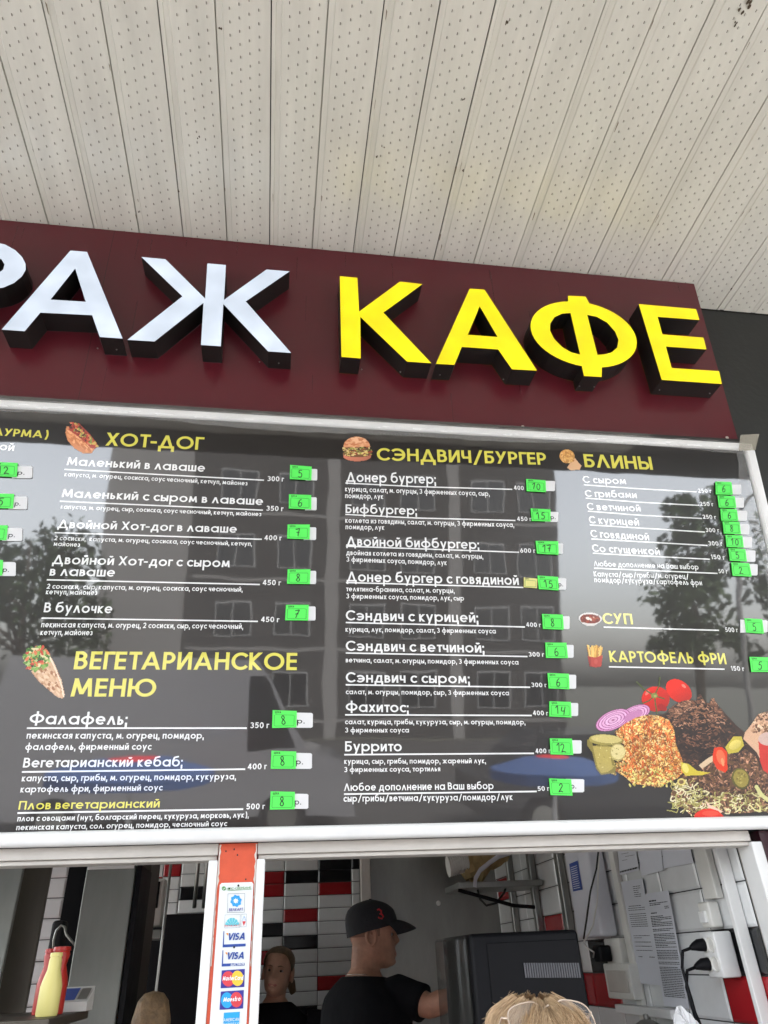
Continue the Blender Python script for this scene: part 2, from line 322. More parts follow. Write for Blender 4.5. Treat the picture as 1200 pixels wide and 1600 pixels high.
# ------------------------------------------------------------------ canopy ceiling of soffit panels
ZC = 3.797; YE = -0.72
ceil = empty('canopy_ceiling', (0.6, .5, ZC), 'cream perforated plastic soffit ceiling of the canopy above the sign', 'ceiling')
PW = .3022; X0 = -.6905
for k in range(-7, 10):
    xa, xb = X0+k*PW, X0+(k+1)*PW
    if xa > 3.6: break
    ye = 1.70 if xb < 1.56 else 1.795
    jit = random.uniform(-.003, .003)
    m = MB(); z = ZC+jit
    # profile across x: seam lip, flat, soft V groove in the middle, flat, flange strip
    prof = [(xa+.0018, z+.012), (xa+.0018, z), (xa+.012, z), (xa+.014, z+.0035), (xa+.0285, z+.0035), (xa+.031, z), (xa+.1500, z), (xa+.1508, z+.012), (xa+.1530, z+.012), (xa+.1540, z+.0022), (xa+.158, z+.0022), (xa+.170, z+.0022), (xa+.1725, z), (xb-.0018, z), (xb-.0018, z+.012)]
    n = len(prof); ys = (YE, ye)
    m.add([(px, y, pz) for y in ys for px, pz in prof], [(i, i+1, n+i+1, n+i) for i in range(n-1)])
    # lanced ventilation slots: dark opening + tongue hanging below it
    for f0 in (.048, .188):
        for c_ in range(4):
            xx = xa+f0+c_*.0265
            y = YE+.01+(.0165 if c_ % 2 else 0)+.004*c_
            while y < ye-.02:
                jx = random.uniform(-.0008, .0008); l_ = .0072
                m.add([(xx+jx, y, z-.0004), (xx+jx+.0022, y, z-.0004), (xx+jx+.0022, y+l_, z-.0004), (xx+jx, y+l_, z-.0004)], [(0, 3, 2, 1)], 1)
                m.add([(xx+jx+.0022, y, z-.0003), (xx+jx+.0046, y+.001, z-.0024), (xx+jx+.0046, y+l_-.001, z-.0024), (xx+jx+.0022, y+l_, z-.0003)], [(0, 1, 2, 3)], 0)
                y += .0335
    m.build('soffit_panel', [MT['pvc'], MT['slot']], ceil)
m = MB(); m.box(-3.2, 3.9, YE, 1.9, ZC+.014, ZC+.10); m.build('ceiling_backing', MT['seam'], ceil)
m = MB(); m.bbox(-3.2, 3.9, YE-.05, YE-.005, ZC-.13, ZC+.16, .006); m.build('edge_trim', MT['charcoal'], ceil)
# specks of dirt and rust on the soffit
m = MB()
for u, v, s_ in [(1168, 8, 5), (1158, 16, 4), (1149, 36, 3), (790, 36, 2.6), (279, 298, 3), (344, 44, 2), (310, 215, 2), (725, 266, 2), (562, 20, 2), (1030, 382, 2), (1142, 452, 3), (590, 245, 2), (160, 163, 2), (600, 230, 1.6), (725, 155, 2), (217, 330, 1.8)]:
    c = atz(u, v, ZC-.0012)
    for q in range(3):
        r_ = s_*.0012*random.uniform(.5, 1.1); ox, oy = random.uniform(-1, 1)*s_*.002, random.uniform(-1, 1)*s_*.002; dz = random.uniform(0, .0003)
        m.add([(c[0]+ox+r_*math.cos(a)*random.uniform(.6, 1.2), c[1]+oy+r_*1.6*math.sin(a)*random.uniform(.6, 1.2), c[2]-dz) for a in np.linspace(0, 5.6, 8)], [tuple(range(7, -1, -1))])
m.build('dirt_speck', mat('dirt', (.07, .05, .03), .9), ceil)

m = MB()
for q in range(120):
    k_ = random.randint(-4, 9); x = X0+k_*PW+random.choice((.0, .152, .012, .170))+random.uniform(-.004, .004); y = random.uniform(.2, 1.64); l_ = random.uniform(.003, .02); w_ = random.uniform(.0006, .0022)
    if x > 3.2: continue
    m.add([(x-w_, y-l_, ZC-.0042), (x+w_, y-l_*.6, ZC-.0042), (x+w_*.6, y+l_, ZC-.0042), (x-w_*.4, y+l_*.7, ZC-.0042)], [(0, 3, 2, 1)])
m.build('grime_mark', mat('grime', (.20, .16, .11), .9), ceil)
# ------------------------------------------------------------------ fascia board
fas = empty('sign_fascia', tuple(FAS.w((.2, -.38))), 'dark maroon composite fascia board carrying the lit letters', 'sign board')
tr = FAS.px(1087.5, 446.5); br = FAS.px(1154, 694); top_ = .5*(FAS.px(1087.5, 446.5)[1]+FAS.px(600, 398.5)[1])
tL, bL = (-1.9, top_+.004), (-1.9, FAS.px(0, 640)[1]-.02)
m = MB()
q = [bL, (br[0], bL[1]), (tr[0]-.006, top_+.004), tL]
m.add([FAS.w(p, 0) for p in q]+[FAS.w(p, -.075) for p in q], [(0, 1, 2, 3), (7, 6, 5, 4), (0, 4, 5, 1), (1, 5, 6, 2), (2, 6, 7, 3), (3, 7, 4, 0)])
m.build('panel', MT['maroon'], fas)
for xj in (-.62,):
    m = MB(); m.add([FAS.w(p, .0006) for p in ((xj, bL[1]), (xj+.0012, bL[1]), (xj+.0012, top_), (xj, top_))], [(0, 1, 2, 3)]); m.build('panel_joint', MT['seam'], fas)
dm = mat('dust streak', (.16, .07, .065), .7, alpha=.35)
for q in range(26):
    x = random.uniform(-1.0, 1.5); s1 = top_-random.uniform(.0, .06) if q % 2 else random.uniform(bL[1]+.12, top_-.2); s0 = s1-random.uniform(.03, .16); w_ = random.uniform(.0008, .003)
    m = MB(); m.add([FAS.w(p, .0009) for p in ((x-w_*.4, s0), (x+w_*.4, s0), (x+w_, s1), (x-w_, s1))], [(0, 1, 2, 3)]); m.build('dust_streak', dm, fas)
# a few screw heads and paint chips on the lower edge
for u, v in [(402, 653), (466, 655), (817, 667), (1136, 684), (390, 648)]:
    c = FAS.w(FAS.px(u, v), .0); m = MB()
    m.lathe((0, 0, 0), [(0.0001, .003), (.004, .0025), (.006, 0)], 12)
    m.v = [tuple(c+np.array([p[0]*1, -p[2]-.0005, p[1]])) for p in m.v]
    m.build('screw', MT['primer'], fas)

# ------------------------------------------------------------------ channel letters
def smooth_closed(p, it=2):
    p = [np.array(q, float) for q in p]
    for _ in range(it):
        n = len(p); o = []
        for i in range(n):
            a, b, c, d = p[i-1], p[i], p[(i+1) % n], p[(i+2) % n]
            o += [b, (-a+9*b+9*c-d)/16]
        p = o
    return p
LD = .08
def channel(letter, colour, outer, holes, m_face, label, k, sm=False):
    ol = [FAS.px(*cp(k, *p), LD) for p in outer]; hl = [[FAS.px(*cp(k, *p), LD) for p in h] for h in holes]
    if sm: ol = smooth_closed(ol, 1) if sm == 1 else ol; hl = [smooth_closed(h, 2) for h in hl]
    ar = lambda P: sum(P[i][0]*P[(i+1) % len(P)][1]-P[(i+1) % len(P)][0]*P[i][1] for i in range(len(P)))
    if ar(ol) < 0: ol = ol[::-1]
    hl = [h[::-1] if ar(h) > 0 else h for h in hl]
    c = np.mean(ol, 0); o = empty('sign_letter', tuple(FAS.w((c[0], min(p[1] for p in ol)), .0)), label, 'sign letter', 'lit letters on the fascia')
    loops = [ol]+hl; flat = [p for lp in loops for p in lp]
    tri = geometry.tessellate_polygon([[Vector((p[0], p[1], 0)) for p in lp] for lp in loops])
    m = MB(); m.add([FAS.w(p, LD) for p in flat], [tuple(t) for t in tri]); f = m.build('lit_face', m_face, o)
    bm = bmesh.new(); bm.from_mesh(f.data); bmesh.ops.recalc_face_normals(bm, faces=bm.faces[:])
    if sum(fc.normal.y for fc in bm.faces) > 0: bmesh.ops.reverse_faces(bm, faces=bm.faces[:])
    bm.to_mesh(f.data); bm.free()
    m = MB()
    for lp in loops:
        n = len(lp); m.add([FAS.w(p, LD-.001) for p in lp]+[FAS.w(p, .001) for p in lp], [(i, n+i, n+(i+1) % n, (i+1) % n) for i in range(n)])
    m.build('side_return', MT['dark_ret'], o)
    # lower fixing screws
    lowest = sorted(range(len(ol)), key=lambda i: ol[i][1])[:2]
    for i in lowest:
        p = (ol[i]*.8+ol[lowest[0]-1]*.2); P = FAS.w((ol[i][0]*.85+c[0]*.15, ol[i][1]-.001), .028); mm = MB(); mm.lathe(tuple(P), [(.0026, .001), (.002, -.001), (.0001, -.0014)], 8); mm.build('screw', MT['steel'], o)
    return o
def emat(name, col, e):
    m = mat(name, tuple(c_*.15 for c_ in col), .35); n = m.node_tree.nodes; l = m.node_tree.links; p = n['Principled BSDF']
    tc = n.new('ShaderNodeTexCoord'); t = n.new('ShaderNodeTexNoise'); t.inputs['Scale'].default_value = 9; l.new(tc.outputs['Object'], t.inputs[0])
    rp = n.new('ShaderNodeMapRange'); rp.inputs[1].default_value = .3; rp.inputs[2].default_value = .7; rp.inputs[3].default_value = e*.80; rp.inputs[4].default_value = e*1.12; l.new(t.outputs[0], rp.inputs[0]); l.new(rp.outputs[0], p.inputs['Emission Strength'])
    p.inputs['Emission Color'].default_value = (*col, 1); return m
EW = emat('lit white acrylic', (.78, .87, 1.0), .097); EY = emat('lit yellow acrylic', (1.0, .80, .003), .118)
# Р (only its bowl is in view; stem completed outside the frame)
P_out = [(-75, 372), (-40, 374), (-15, 377), (8, 382), (24, 391), (34, 401), (40, 412), (40, 422), (34, 432), (22, 442), (6, 449), (-14, 453), (-38, 454), (-45, 503), (-82, 500)]
P_in = [(-43, 397), (-20, 397.5), (-6, 400), (3, 406), (7.2, 413.5), (5, 421), (-3, 427), (-16, 430), (-40, 431)]
channel('Р', 'w', P_out, [P_in], EW, 'white lit letter Р cut off by the left edge, first of the white letters', 0)
channel('А', 'w', [(220, 783), (272, 787), (383, 1058), (312, 1053), (288, 985), (126, 977), (77, 1035), (5, 1030)], [[(235, 839), (268, 943), (158, 936)]], EW, 'white lit letter А between the cropped white Р and Ж', 'A')
channel('Ж', 'w', [(442, 803), (517, 810), (641, 933), (648, 823), (706, 828), (700, 937), (833, 842), (905, 848), (768, 942), (910, 1103), (838, 1098), (698, 950), (690, 1082), (628, 1078), (636, 946), (483, 1067), (398, 1062), (570, 926)], [], EW, 'white lit letter Ж with six arms, last of the white letters', 'A')
channel('К', 'y', [(531, 431.5), (558.5, 434), (561, 487), (625, 440), (660, 444), (599, 488.5), (674, 567.5), (636, 565), (563, 495), (563.5, 560), (533.5, 557.5)], [], EY, 'yellow lit letter К, first letter of the yellow word', 0)
channel('А', 'y', [(268, 902), (314, 905), (478, 1158), (400, 1154), (357, 1092), (243, 1084), (220, 1140), (162, 1137)], [[(299, 957), (355, 1053), (262, 1046)]], EY, 'yellow lit letter А between the yellow К and Ф', 'B')
ell = lambda a0, a1, n, rx=166, ry=100, cx=624, cy=1045: [(cx+rx*math.cos(R(a0+(a1-a0)*i/n)), cy+ry*math.sin(R(a0+(a1-a0)*i/n))+(rx*math.cos(R(a0+(a1-a0)*i/n)))*.16) for i in range(n+1)]
F_out = [(575, 924), (630, 927)]+ell(-84, 70, 22)+[(680, 1178), (625, 1175)]+ell(92, 253, 22)
F_h1 = [(583, 978), (556, 980), (533, 991), (519, 1011), (519, 1033), (532, 1060), (557, 1085), (585, 1101), (613, 1108)]
F_h2 = [(635, 984), (665, 990), (697, 1008), (722, 1036), (733, 1062), (729, 1086), (712, 1101), (690, 1107), (667, 1109)]
channel('Ф', 'y', F_out, [F_h1, F_h2], EY, 'yellow lit letter Ф with a ring around its stem', 'B')
channel('Е', 'y', [(796, 950), (975, 966), (986, 1000), (855, 990), (870, 1045), (998, 1055), (1008, 1092), (881, 1083), (899, 1150), (1047, 1160), (1056, 1200), (868, 1187)], [], EY, 'yellow lit letter Е at the right end of the sign', 'B')

# ------------------------------------------------------------------ dark wall right of the sign, kiosk front
XR = 1.262
m = MB(); m.box(1.545, 4.2, 1.80, 1.95, 0, ZC-.002); dw = m.build('side_wall', MT['charcoal'])
tag(dw, 'dark charcoal wall to the right of the maroon sign', 'wall')
front = empty('kiosk_front', (.2, 1.95, 0), 'kiosk front with two serving windows in white frames and an orange post', 'kiosk')
m = MB(); m.box(-2.3, XR+.045, 1.9, 1.97, 0, 1.02); m.build('lower_wall', MT['orange'], front)
m = MB(); m.box(-2.3, 1.543, 1.94, 2.0, 1.852, ZC-.01); m.build('upper_wall', MT['charcoal'], front)
m = MB(); m.bbox(-2.3, 1.3, 1.78, 2.05, 1.021, 1.05, .006); m.build('counter', MT['steel'], front)
def px_x(u, v, y): return aty(u, v, y)[0]
# window head profiles (two steps), jambs
hz0, hz1 = 1.8215, 1.853
for nm, xa, xb in (('window_head', -2.3, px_x(342, 1320, 1.9)), ('window_head', px_x(403, 1320, 1.9), XR)):
    m = MB(); m.bbox(xa, xb, 1.897, 1.96, hz0+.006, hz1, .002); m.bbox(xa+.002, xb-.002, 1.905, 1.955, hz0-.004, hz0+.0055, .0015); m.build(nm, MT['pvc_frame'], front)
jl0, jl1 = px_x(328, 1323, 1.9), px_x(342.5, 1322, 1.9)
jr0, jr1 = px_x(402.5, 1320, 1.9), px_x(415.5, 1318, 1.9)
for a_, b_ in ((jl0, jl1), (jr0, jr1)):
    m = MB(); m.bbox(a_, b_, 1.893, 1.96, 1.05, hz0-.0045 if a_ == jr0 else hz0-.0045, .003); m.build('window_jamb', MT['white_bar'], front)
m = MB(); m.bbox(XR-.004, XR+.028, 1.894, 1.96, 1.05, hz0+.004, .003); m.build('window_jamb', MT['white_bar'], front)
m = MB(); m.box(jl1+.0005, jr0-.0005, 1.897, 1.96, 1.05, 1.852)
m.build('post', MT['orange'], front)
# ragged white sealant / chipped paint along the post
m = MB()
for side, xe in ((1, jl1+.001), (-1, jr0-.001)):
    z = 1.850; m = MB()
    pts = []
    while z > 1.60:
        wv = random.uniform(.0015, .006) if z > 1.77 else random.uniform(.0008, .0025)
        pts.append((xe+side*wv, z)); z -= random.uniform(.004, .011)
    for (a_, za), (b_, zb) in zip(pts, pts[1:]):
        q = [(xe, 1.8962, za), (a_, 1.8962, za), (b_, 1.8962, zb), (xe, 1.8962, zb)]
        m.add(q, [(0, 1, 2, 3)] if side < 0 else [(3, 2, 1, 0)])
    m.build('sealant', MT['primer'], front)
for u, v in [(353, 1330), (371, 1336), (366, 1327), (384, 1374)]:
    c = aty(u, v, 1.8955); m = MB(); m.add([(c[0]+.0018*math.cos(a), c[1], c[2]+.0022*math.sin(a)) for a in np.linspace(0, 5.5, 8)], [tuple(range(8))]); m.build('nail_hole', MT['ink'], front)
m = MB(); m.box(XR+.029, 1.543, 1.897, 1.939, 0, 1.8515); m.build('corner_panel', mat('maroon corner', (.035, .006, .012), .35), front)
m = MB(); m.bbox(1.325, 1.375, 1.85, 1.8965, 0, 1.8515, .004); m.build('corner_post', MT['white_bar'], front)

# ================================================================== MENU BOARD
sT = BAN.px(600, 662)[1]; sB = 0.006
xr_ = BAN.px(1160, 700)[0]
xl_ = -1.75
board = empty('menu_board', (0, 1.88, 1.86), 'long dark menu board with yellow and white lettering under the maroon sign', 'menu board')
m = MB(); m.v = []; m.add([BAN.w(p, k) for k in (0, -.03) for p in ((xl_, sB-.02), (xr_, sB-.02), (xr_, sT+.02), (xl_, sT+.02))], [(0, 1, 2, 3), (7, 6, 5, 4), (0, 4, 5, 1), (1, 5, 6, 2), (2, 6, 7, 3), (3, 7, 4, 0)])
m.build('panel', MT['banner'], board)
def bar_on(plane, p0, p1, wd, k0, k1, r=.006):
    """rounded white plastic profile from p0 to p1 on the plane"""
    d = np.array(p1)-np.array(p0); ln = np.linalg.norm(d); d /= ln; nrm = np.array([-d[1], d[0]]); n = 7
    sec = []
    for cx, ck, a0 in ((wd/2-r, k1-r, 0), (-wd/2+r, k1-r, 90)):
        for i in range(n+1): a = R(a0+90*i/n); sec.append((cx+r*math.cos(a), ck+r*math.sin(a)))
    sec += [(-wd/2, k0), (wd/2, k0)]
    rings = [[plane.w(np.array(p)+nrm*a, k) for a, k in sec] for p in (p0, p1)]
    mm = MB(); mm.loft(rings); return mm
zb = 0.0
bar_on(BAN, (xl_, -.009), (BAN.px(1198, 1290)[0]+.10, -.009), .033, -.03, .018, .012).build('frame_bar', MT['white_bar'], board, smooth='auto')
top_s = FAS.px(0, 0)[0]
bt = .5*(BAN.px(0, 634)[1]+BAN.px(1155, 697)[1])
bar_on(BAN, (xl_, bt), (xr_+.03, bt), .026, -.03, .010, .008).build('frame_bar', MT['white_bar'], board, smooth='auto')
bar_on(BAN, (xr_+.012, -.02), (xr_+.022, bt-.014), .034, -.03, .011, .009).build('frame_bar', MT['white_bar'], board, smooth='auto')
# wrinkled clear film strip folded over the top edge, and tape on the corner
fm = mat('clear film', (.8, .8, .78), .15, alpha=.13); tape = mat('packing tape', (.45, .42, .34), .2, alpha=.45)
m = MB(); nx, ny = 150, 9; xs = np.linspace(-1.2, xr_+.02, nx)
ph = rng.uniform(0, 6, 8)
vs = []
for j in range(ny):
    for i in range(nx):
        f_ = j/(ny-1); x = xs[i]
        low = .040+.008*math.sin(x*3.1+1)+.004*math.sin(x*8.3+2)
        s_ = bt+.012-f_*low
        k = .0125*(1-f_*.8)+.0035*abs(math.sin(x*23+ph[0]+f_*5))*abs(math.sin(x*11-f_*9+ph[1]))+.002*math.sin(x*60+f_*14)
        vs.append(BAN.w((x, s_), k+.0015))
m.add(vs, [(j*nx+i, (j+1)*nx+i, (j+1)*nx+i+1, j*nx+i+1) for j in range(ny-1) for i in range(nx-1)])
m.build('clear_film', fm, board, smooth=True)
m = MB(); nx, ny = 6, 60; vs = []
for j in range(ny):
    for i in range(nx):
        f_ = i/(nx-1); s_ = bt-.02-j*(bt-.45)/(ny-1)
        vs.append(BAN.w((xr_+.005-f_*(.040+.012*math.sin(s_*15)), s_), .012*(1-f_)+.002+.002*math.sin(s_*60+f_*7)))
m.add(vs, [(j*nx+i, j*nx+i+1, (j+1)*nx+i+1, (j+1)*nx+i) for j in range(ny-1) for i in range(nx-1)])
m.build('clear_film', fm, board, smooth=True)
m = MB(); q = [BAN.px(1153, 683), BAN.px(1182, 681), BAN.px(1176, 706), BAN.px(1150, 708)]
m.add([BAN.w(p, .0145) for p in q]+[BAN.w(p, .0142) for p in q], [(0, 1, 2, 3), (7, 6, 5, 4)]); m.build('tape', tape, board)

# ---- lettering: (kind, crop, text, x0,y0, x1,y1, cap)  kinds H heading, Y yellow dish, D dish, I ingredients, W weight
TX = '''H3|(ШАУРМА)|-92,135,173,150|27
D3|ой|-3,192,50,196|27
H3|ХОТ-ДОГ|380,176,728,192|47
D3|Маленький в лаваше|240,247,738,271|30
W3|300 г|964,304,1022,306|18
I3|капуста, м. огурец, сосиска, соус чесночный, кетчуп, майонез|232,287,892,320|16
D3|Маленький с сыром в лаваше|222,362,948,391|30
W3|350 г|960,411,1020,413|18
I3|капуста, м. огурец, сыр, сосиска, соус чесночный, кетчуп, майонез|218,404,942,431|16
D3|Двойной Хот-дог в лаваше|207,473,853,491|30
W3|400 г|953,517,1014,518|18
I3|2 сосиски,  капуста, м. огурец, сосиска, соус чесночный, кетчуп,|195,517,908,538|16
I3|майонез|193,538,288,541|16
D3|Двойной Хот-дог с сыром|188,603,828,615|33
D3|в лаваше|178,645,413,649|33
W3|450 г|947,679,1011,680|19
I3|2 сосиски,  сыр, капуста, м. огурец, сосиска, соус чесночный,|168,692,874,703|18
I3|кетчуп, майонез|165,712,350,715|18
D3|В булочке|157,777,403,781|35
W3|450 г|941,812,1005,813|19
I3|пекинская капуста, м. огурец, 2 сосиски, сыр, соус чесночный,|148,831,876,837|20
I3|кетчуп, майонез|145,859,333,860|20
H4|ВЕГЕТАРИАНСКОЕ|265,152,1070,155|65
H4|МЕНЮ|254,250,560,251|66
D4|Фалафель;|104,350,457,352|42
W4|350 г|902,364,968,364|21
I4|пекинская капуста, м. огурец, помидор,|95,402,734,402|24
I4|фалафель, фирменный соус|90,443,545,442|24
D4|Вегетарианский кебаб;|82,506,657,502|35
W4|400 г|893,513,960,512|21
I4|капуста, сыр, грибы, м. огурец, помидор, кукуруза,|78,556,850,549|23
I4|картофель фри, фирменный соус|73,596,585,589|23
Y4|Плов вегетарианский|66,658,575,650|31
W4|500 г|888,657,953,656|21
I4|плов с овощами (нут, болгарский перец, кукуруза, морковь, лук),|62,700,896,686|20
I4|пекинская капуста, сол. огурец, помидор, чесночный соус|58,732,818,717|20
H5|СЭНДВИЧ/БУРГЕР|254,170,1012,190|56
D5|Донер бургер;|117,265,517,275|43
W5|400|866,301,910,303|19
I5|курица, салат, м. огурцы, 3 фирменных соуса, сыр,|112,308,757,329|22
I5|помидор, лук|112,338,282,342|22
D5|Бифбургер;|114,405,432,413|39
W5|450 г|880,440,943,441|19
I5|котлета из говядины, салат, м. огурцы, 3 фирменных соуса,|113,448,866,468|22
I5|помидор, лук|114,477,287,480|22
D5|Двойной бифбургер;|117,551,710,566|42
W5|600 г|894,582,960,583|20
I5|двойная котлета из говядины, салат, м. огурцы,|117,592,728,609|22
I5|3 фирменных соуса, помидор, лук|118,622,566,637|22
D5|Донер бургер с говядиной|119,710,888,726|44
I5|телятина-бранина, салат, м. огурцы,|117,754,600,762|22
I5|3 фирменных соуса, помидор, лук, сыр|117,786,643,796|22
D6|Сэндвич с курицей;|115,112,706,122|45
W6|400 г|921,141,985,143|20
I6|курица, лук, помидор, салат, 3 фирменных соуса|114,163,785,171|22
D6|Сэндвич с ветчиной;|115,248,733,257|45
W6|300 г|932,274,999,275|20
I6|ветчина, салат, м. огурцы, помидор, 3 фирменных соуса|115,300,886,310|22
D6|Сэндвич с сыром;|115,389,668,394|45
W6|300 г|944,410,1010,411|20
I6|салат, м. огурцы, помидор, сыр, 3 фирменных соуса|115,442,844,447|22
D6|Фахитос;|115,521,395,523|45
W6|400 г|951,536,1017,537|21
I6|салат, курица, грибы, кукуруза, сыр, м. огурцы, помидор,|112,576,916,577|22
I6|3 фирменных соуса|112,613,397,613|22
D6|Буррито|112,697,365,697|45
W6|400 г|962,706,1028,705|21
I6|курица, сыр, грибы, помидор, жареный лук,|108,753,740,750|23
I6|3 фирменных соуса, тортилья|108,790,537,786|23
D6|Любое дополнение на Ваш выбор|107,874,775,866|33
W6|50 г|972,874,1022,873|21
I6|сыр/грибы/ветчина/кукуруза/помидор/лук|105,922,860,914|29
H7|БЛИНЫ|190,247,566,262|72
D7|С сыром|180,333,418,342|37
W7|250 г|815,388,887,390|22
D7|С грибами|192,410,477,419|37
W7|250 г|826,460,898,463|22
D7|С ветчиной|203,482,498,493|38
W7|250 г|841,531,913,534|22
D7|С курицей|214,556,490,570|39
W7|300 г|857,605,930,607|23
D7|С говядиной|223,633,546,651|40
W7|300 г|873,679,947,681|24
D7|Со сгущенкой|232,713,605,732|40
W7|150 г|888,754,961,757|25
D7|Любое дополнение на Ваш выбор|240,793,818,812|29
W7|50 г|928,832,976,834|23
I7|Капуста/сыр/грибы/м. огурец/|240,850,765,864|29
I7|помидор/кукуруза/картофель фри|243,882,837,899|29
H8|СУП|291,158,456,162|60
W8|500 г|966,203,1033,205|26
H8|КАРТОФЕЛЬ ФРИ|329,368,972,381|62
W8|150 г|998,416,1068,419|26'''
RULES = '''3|232,262,952,301|216,377,948,409|197,490,944,514|169,660,937,677|150,798,930,810
4|97,364,890,364|79,522,884,512|63,670,877,656
5|113,271,430,287,858,299|113,411,430,427,872,438|116,553,888,580|116,715,908,737
6|115,122,915,142|115,258,926,274|115,400,938,411|112,534,945,537|108,712,955,706|107,888,967,876
7|184,345,480,366,805,384|194,418,490,441,820,458|206,490,500,513,835,530|216,566,852,605|225,643,865,679|233,722,879,755|240,804,921,833
8|293,176,929,194|322,395,960,408'''
KN = {'H': 'heading', 'Y': 'dish_name', 'D': 'dish_name', 'I': 'ingredients', 'W': 'weight'}
TH = {'H': (.17, .11), 'Y': (.15, .12), 'D': (.155, .12), 'I': (.165, .14), 'W': (.17, .15)}
for ln in TX.split('\n'):
    h, s, xy, cap = ln.split('|'); kd, ck = h[0], int(h[1]); x0, y0, x1, y1 = map(float, xy.split(',')); cap = float(cap)
    a, b = BAN.px(*cp(ck, x0, y0)), BAN.px(*cp(ck, x1, y1)); c = BAN.px(*cp(ck, x0, y0-cap))
    mb = MB(); t, sp = TH[kd]
    text_mb(mb, BAN, s, a, b, c[1]-a[1], t, sp)
    mb.build(KN[kd], MT['yellow_ink'] if kd in 'HY' else MT['white_ink'], board)
for ln in RULES.split('\n'):
    r_ = ln.split('|'); ck = int(r_[0])
    for q in r_[1:]:
        v = list(map(float, q.split(','))); pts = [BAN.px(*cp(ck, v[i], v[i+1])) for i in range(0, len(v), 2)]
        mb = MB(); vs, fs = ribbon2(pts, .0038); mb.add([BAN.w(p, .0005) for p in vs], fs); mb.build('rule_line', MT['white_ink'], board)

# ---- printed food photographs: colours rastered over a fine grid, printed flat on the board
class Pic:
    def __init__(s, k, x0, y0, x1, y1, step):
        s.k = k; s.x0, s.y0, s.st = x0, y0, step; s.w, s.h = int((x1-x0)/step)+1, int((y1-y0)/step)+1
        s.im = np.zeros((s.h, s.w, 3)); s.a = np.zeros((s.h, s.w), bool)
        s.gx, s.gy = np.meshgrid(x0+np.arange(s.w)*step, y0+np.arange(s.h)*step)
    def put(s, mk, col):
        s.im[mk] = col[mk] if getattr(col, 'ndim', 1) == 3 else col; s.a |= mk
    def poly(s, pts, col, grad=None, inside=None):
        mk = np.zeros((s.h, s.w), bool); n = len(pts)
        for i in range(n):
            (xa, ya), (xb, yb) = pts[i], pts[(i+1) % n]
            if ya == yb: continue
            cr = ((ya > s.gy) != (yb > s.gy)) & (s.gx < (xb-xa)*(s.gy-ya)/(yb-ya)+xa); mk ^= cr
        if inside is not None: mk &= inside
        s.put(mk, np.array(srgb(*col))); return mk
    def ell(s, cx, cy, rx, ry, rot, col, shade=0., lx=-.4, ly=-.6, inside=None, col2=None):
        c_, s_ = math.cos(R(rot)), math.sin(R(rot))
        b = 1.2*max(rx, ry); j0, j1 = max(0, int((cy-b-s.y0)/s.st)), min(s.h, int((cy+b-s.y0)/s.st)+2); i0, i1 = max(0, int((cx-b-s.x0)/s.st)), min(s.w, int((cx+b-s.x0)/s.st)+2)
        if j0 >= j1 or i0 >= i1: return None
        gx, gy = s.gx[j0:j1, i0:i1]-cx, s.gy[j0:j1, i0:i1]-cy
        u = (gx*c_+gy*s_)/rx; v = (-gx*s_+gy*c_)/ry; rr = u*u+v*v; mk = rr < 1
        if inside is not None: mk &= inside[j0:j1, i0:i1]
        base = np.array(srgb(*col)); im = s.im[j0:j1, i0:i1]
        if shade:
            f = 1+shade*((gx/max(rx, ry))*lx+(gy/max(rx, ry))*ly); im[mk] = np.clip(base[None]*np.clip(f[mk], .25, 1.9)[:, None], 0, 1)
        else: im[mk] = base
        s.a[j0:j1, i0:i1] |= mk; return mk
    def line(s, pts, wd, col):
        for (xa, ya), (xb, yb) in zip(pts, pts[1:]):
            n = max(2, int(math.hypot(xb-xa, yb-ya)/(wd*.4)))
            for i in range(n+1): s.ell(xa+(xb-xa)*i/n, ya+(yb-ya)*i/n, wd/2, wd/2, 0, col)
    def soften(s, sat, gain):
        g_ = s.im.mean(2, keepdims=True); s.im = (g_+(s.im-g_)*sat)*gain
    def noise(s, amp):
        s.im *= (1+amp*rng.standard_normal((s.h, s.w, 1)))
    def build(s, name, parent, plane=BAN, k=.0007):
        idx = -np.ones((s.h+1, s.w+1), int); vs = []; cols = []; fs = []
        for j in range(s.h):
            for i in range(s.w):
                if not s.a[j, i]: continue
                f = []
                for dj, di in ((1, 0), (1, 1), (0, 1), (0, 0)):
                    J, I = j+dj, i+di
                    if idx[J, I] < 0: idx[J, I] = len(vs); u, v = cp(s.k, s.x0+(I-.5)*s.st, s.y0+(J-.5)*s.st); vs.append(plane.w(plane.px(u, v), k))
                    f.append(idx[J, I])
                fs.append(tuple(f)); cols.append(np.clip(s.im[j, i], 0, 1))
        m = MB(); m.add(vs, fs); o = m.build(name, MT['print'], parent)
        at_ = o.data.color_attributes.new('Col', 'FLOAT_COLOR', 'CORNER'); at_.data.foreach_set('color', np.repeat(np.c_[np.array(cols), np.ones(len(cols))], 4, 0).ravel()); return o
def rr(a, b): return random.uniform(a, b)
def ch(*c): return random.choice(c)
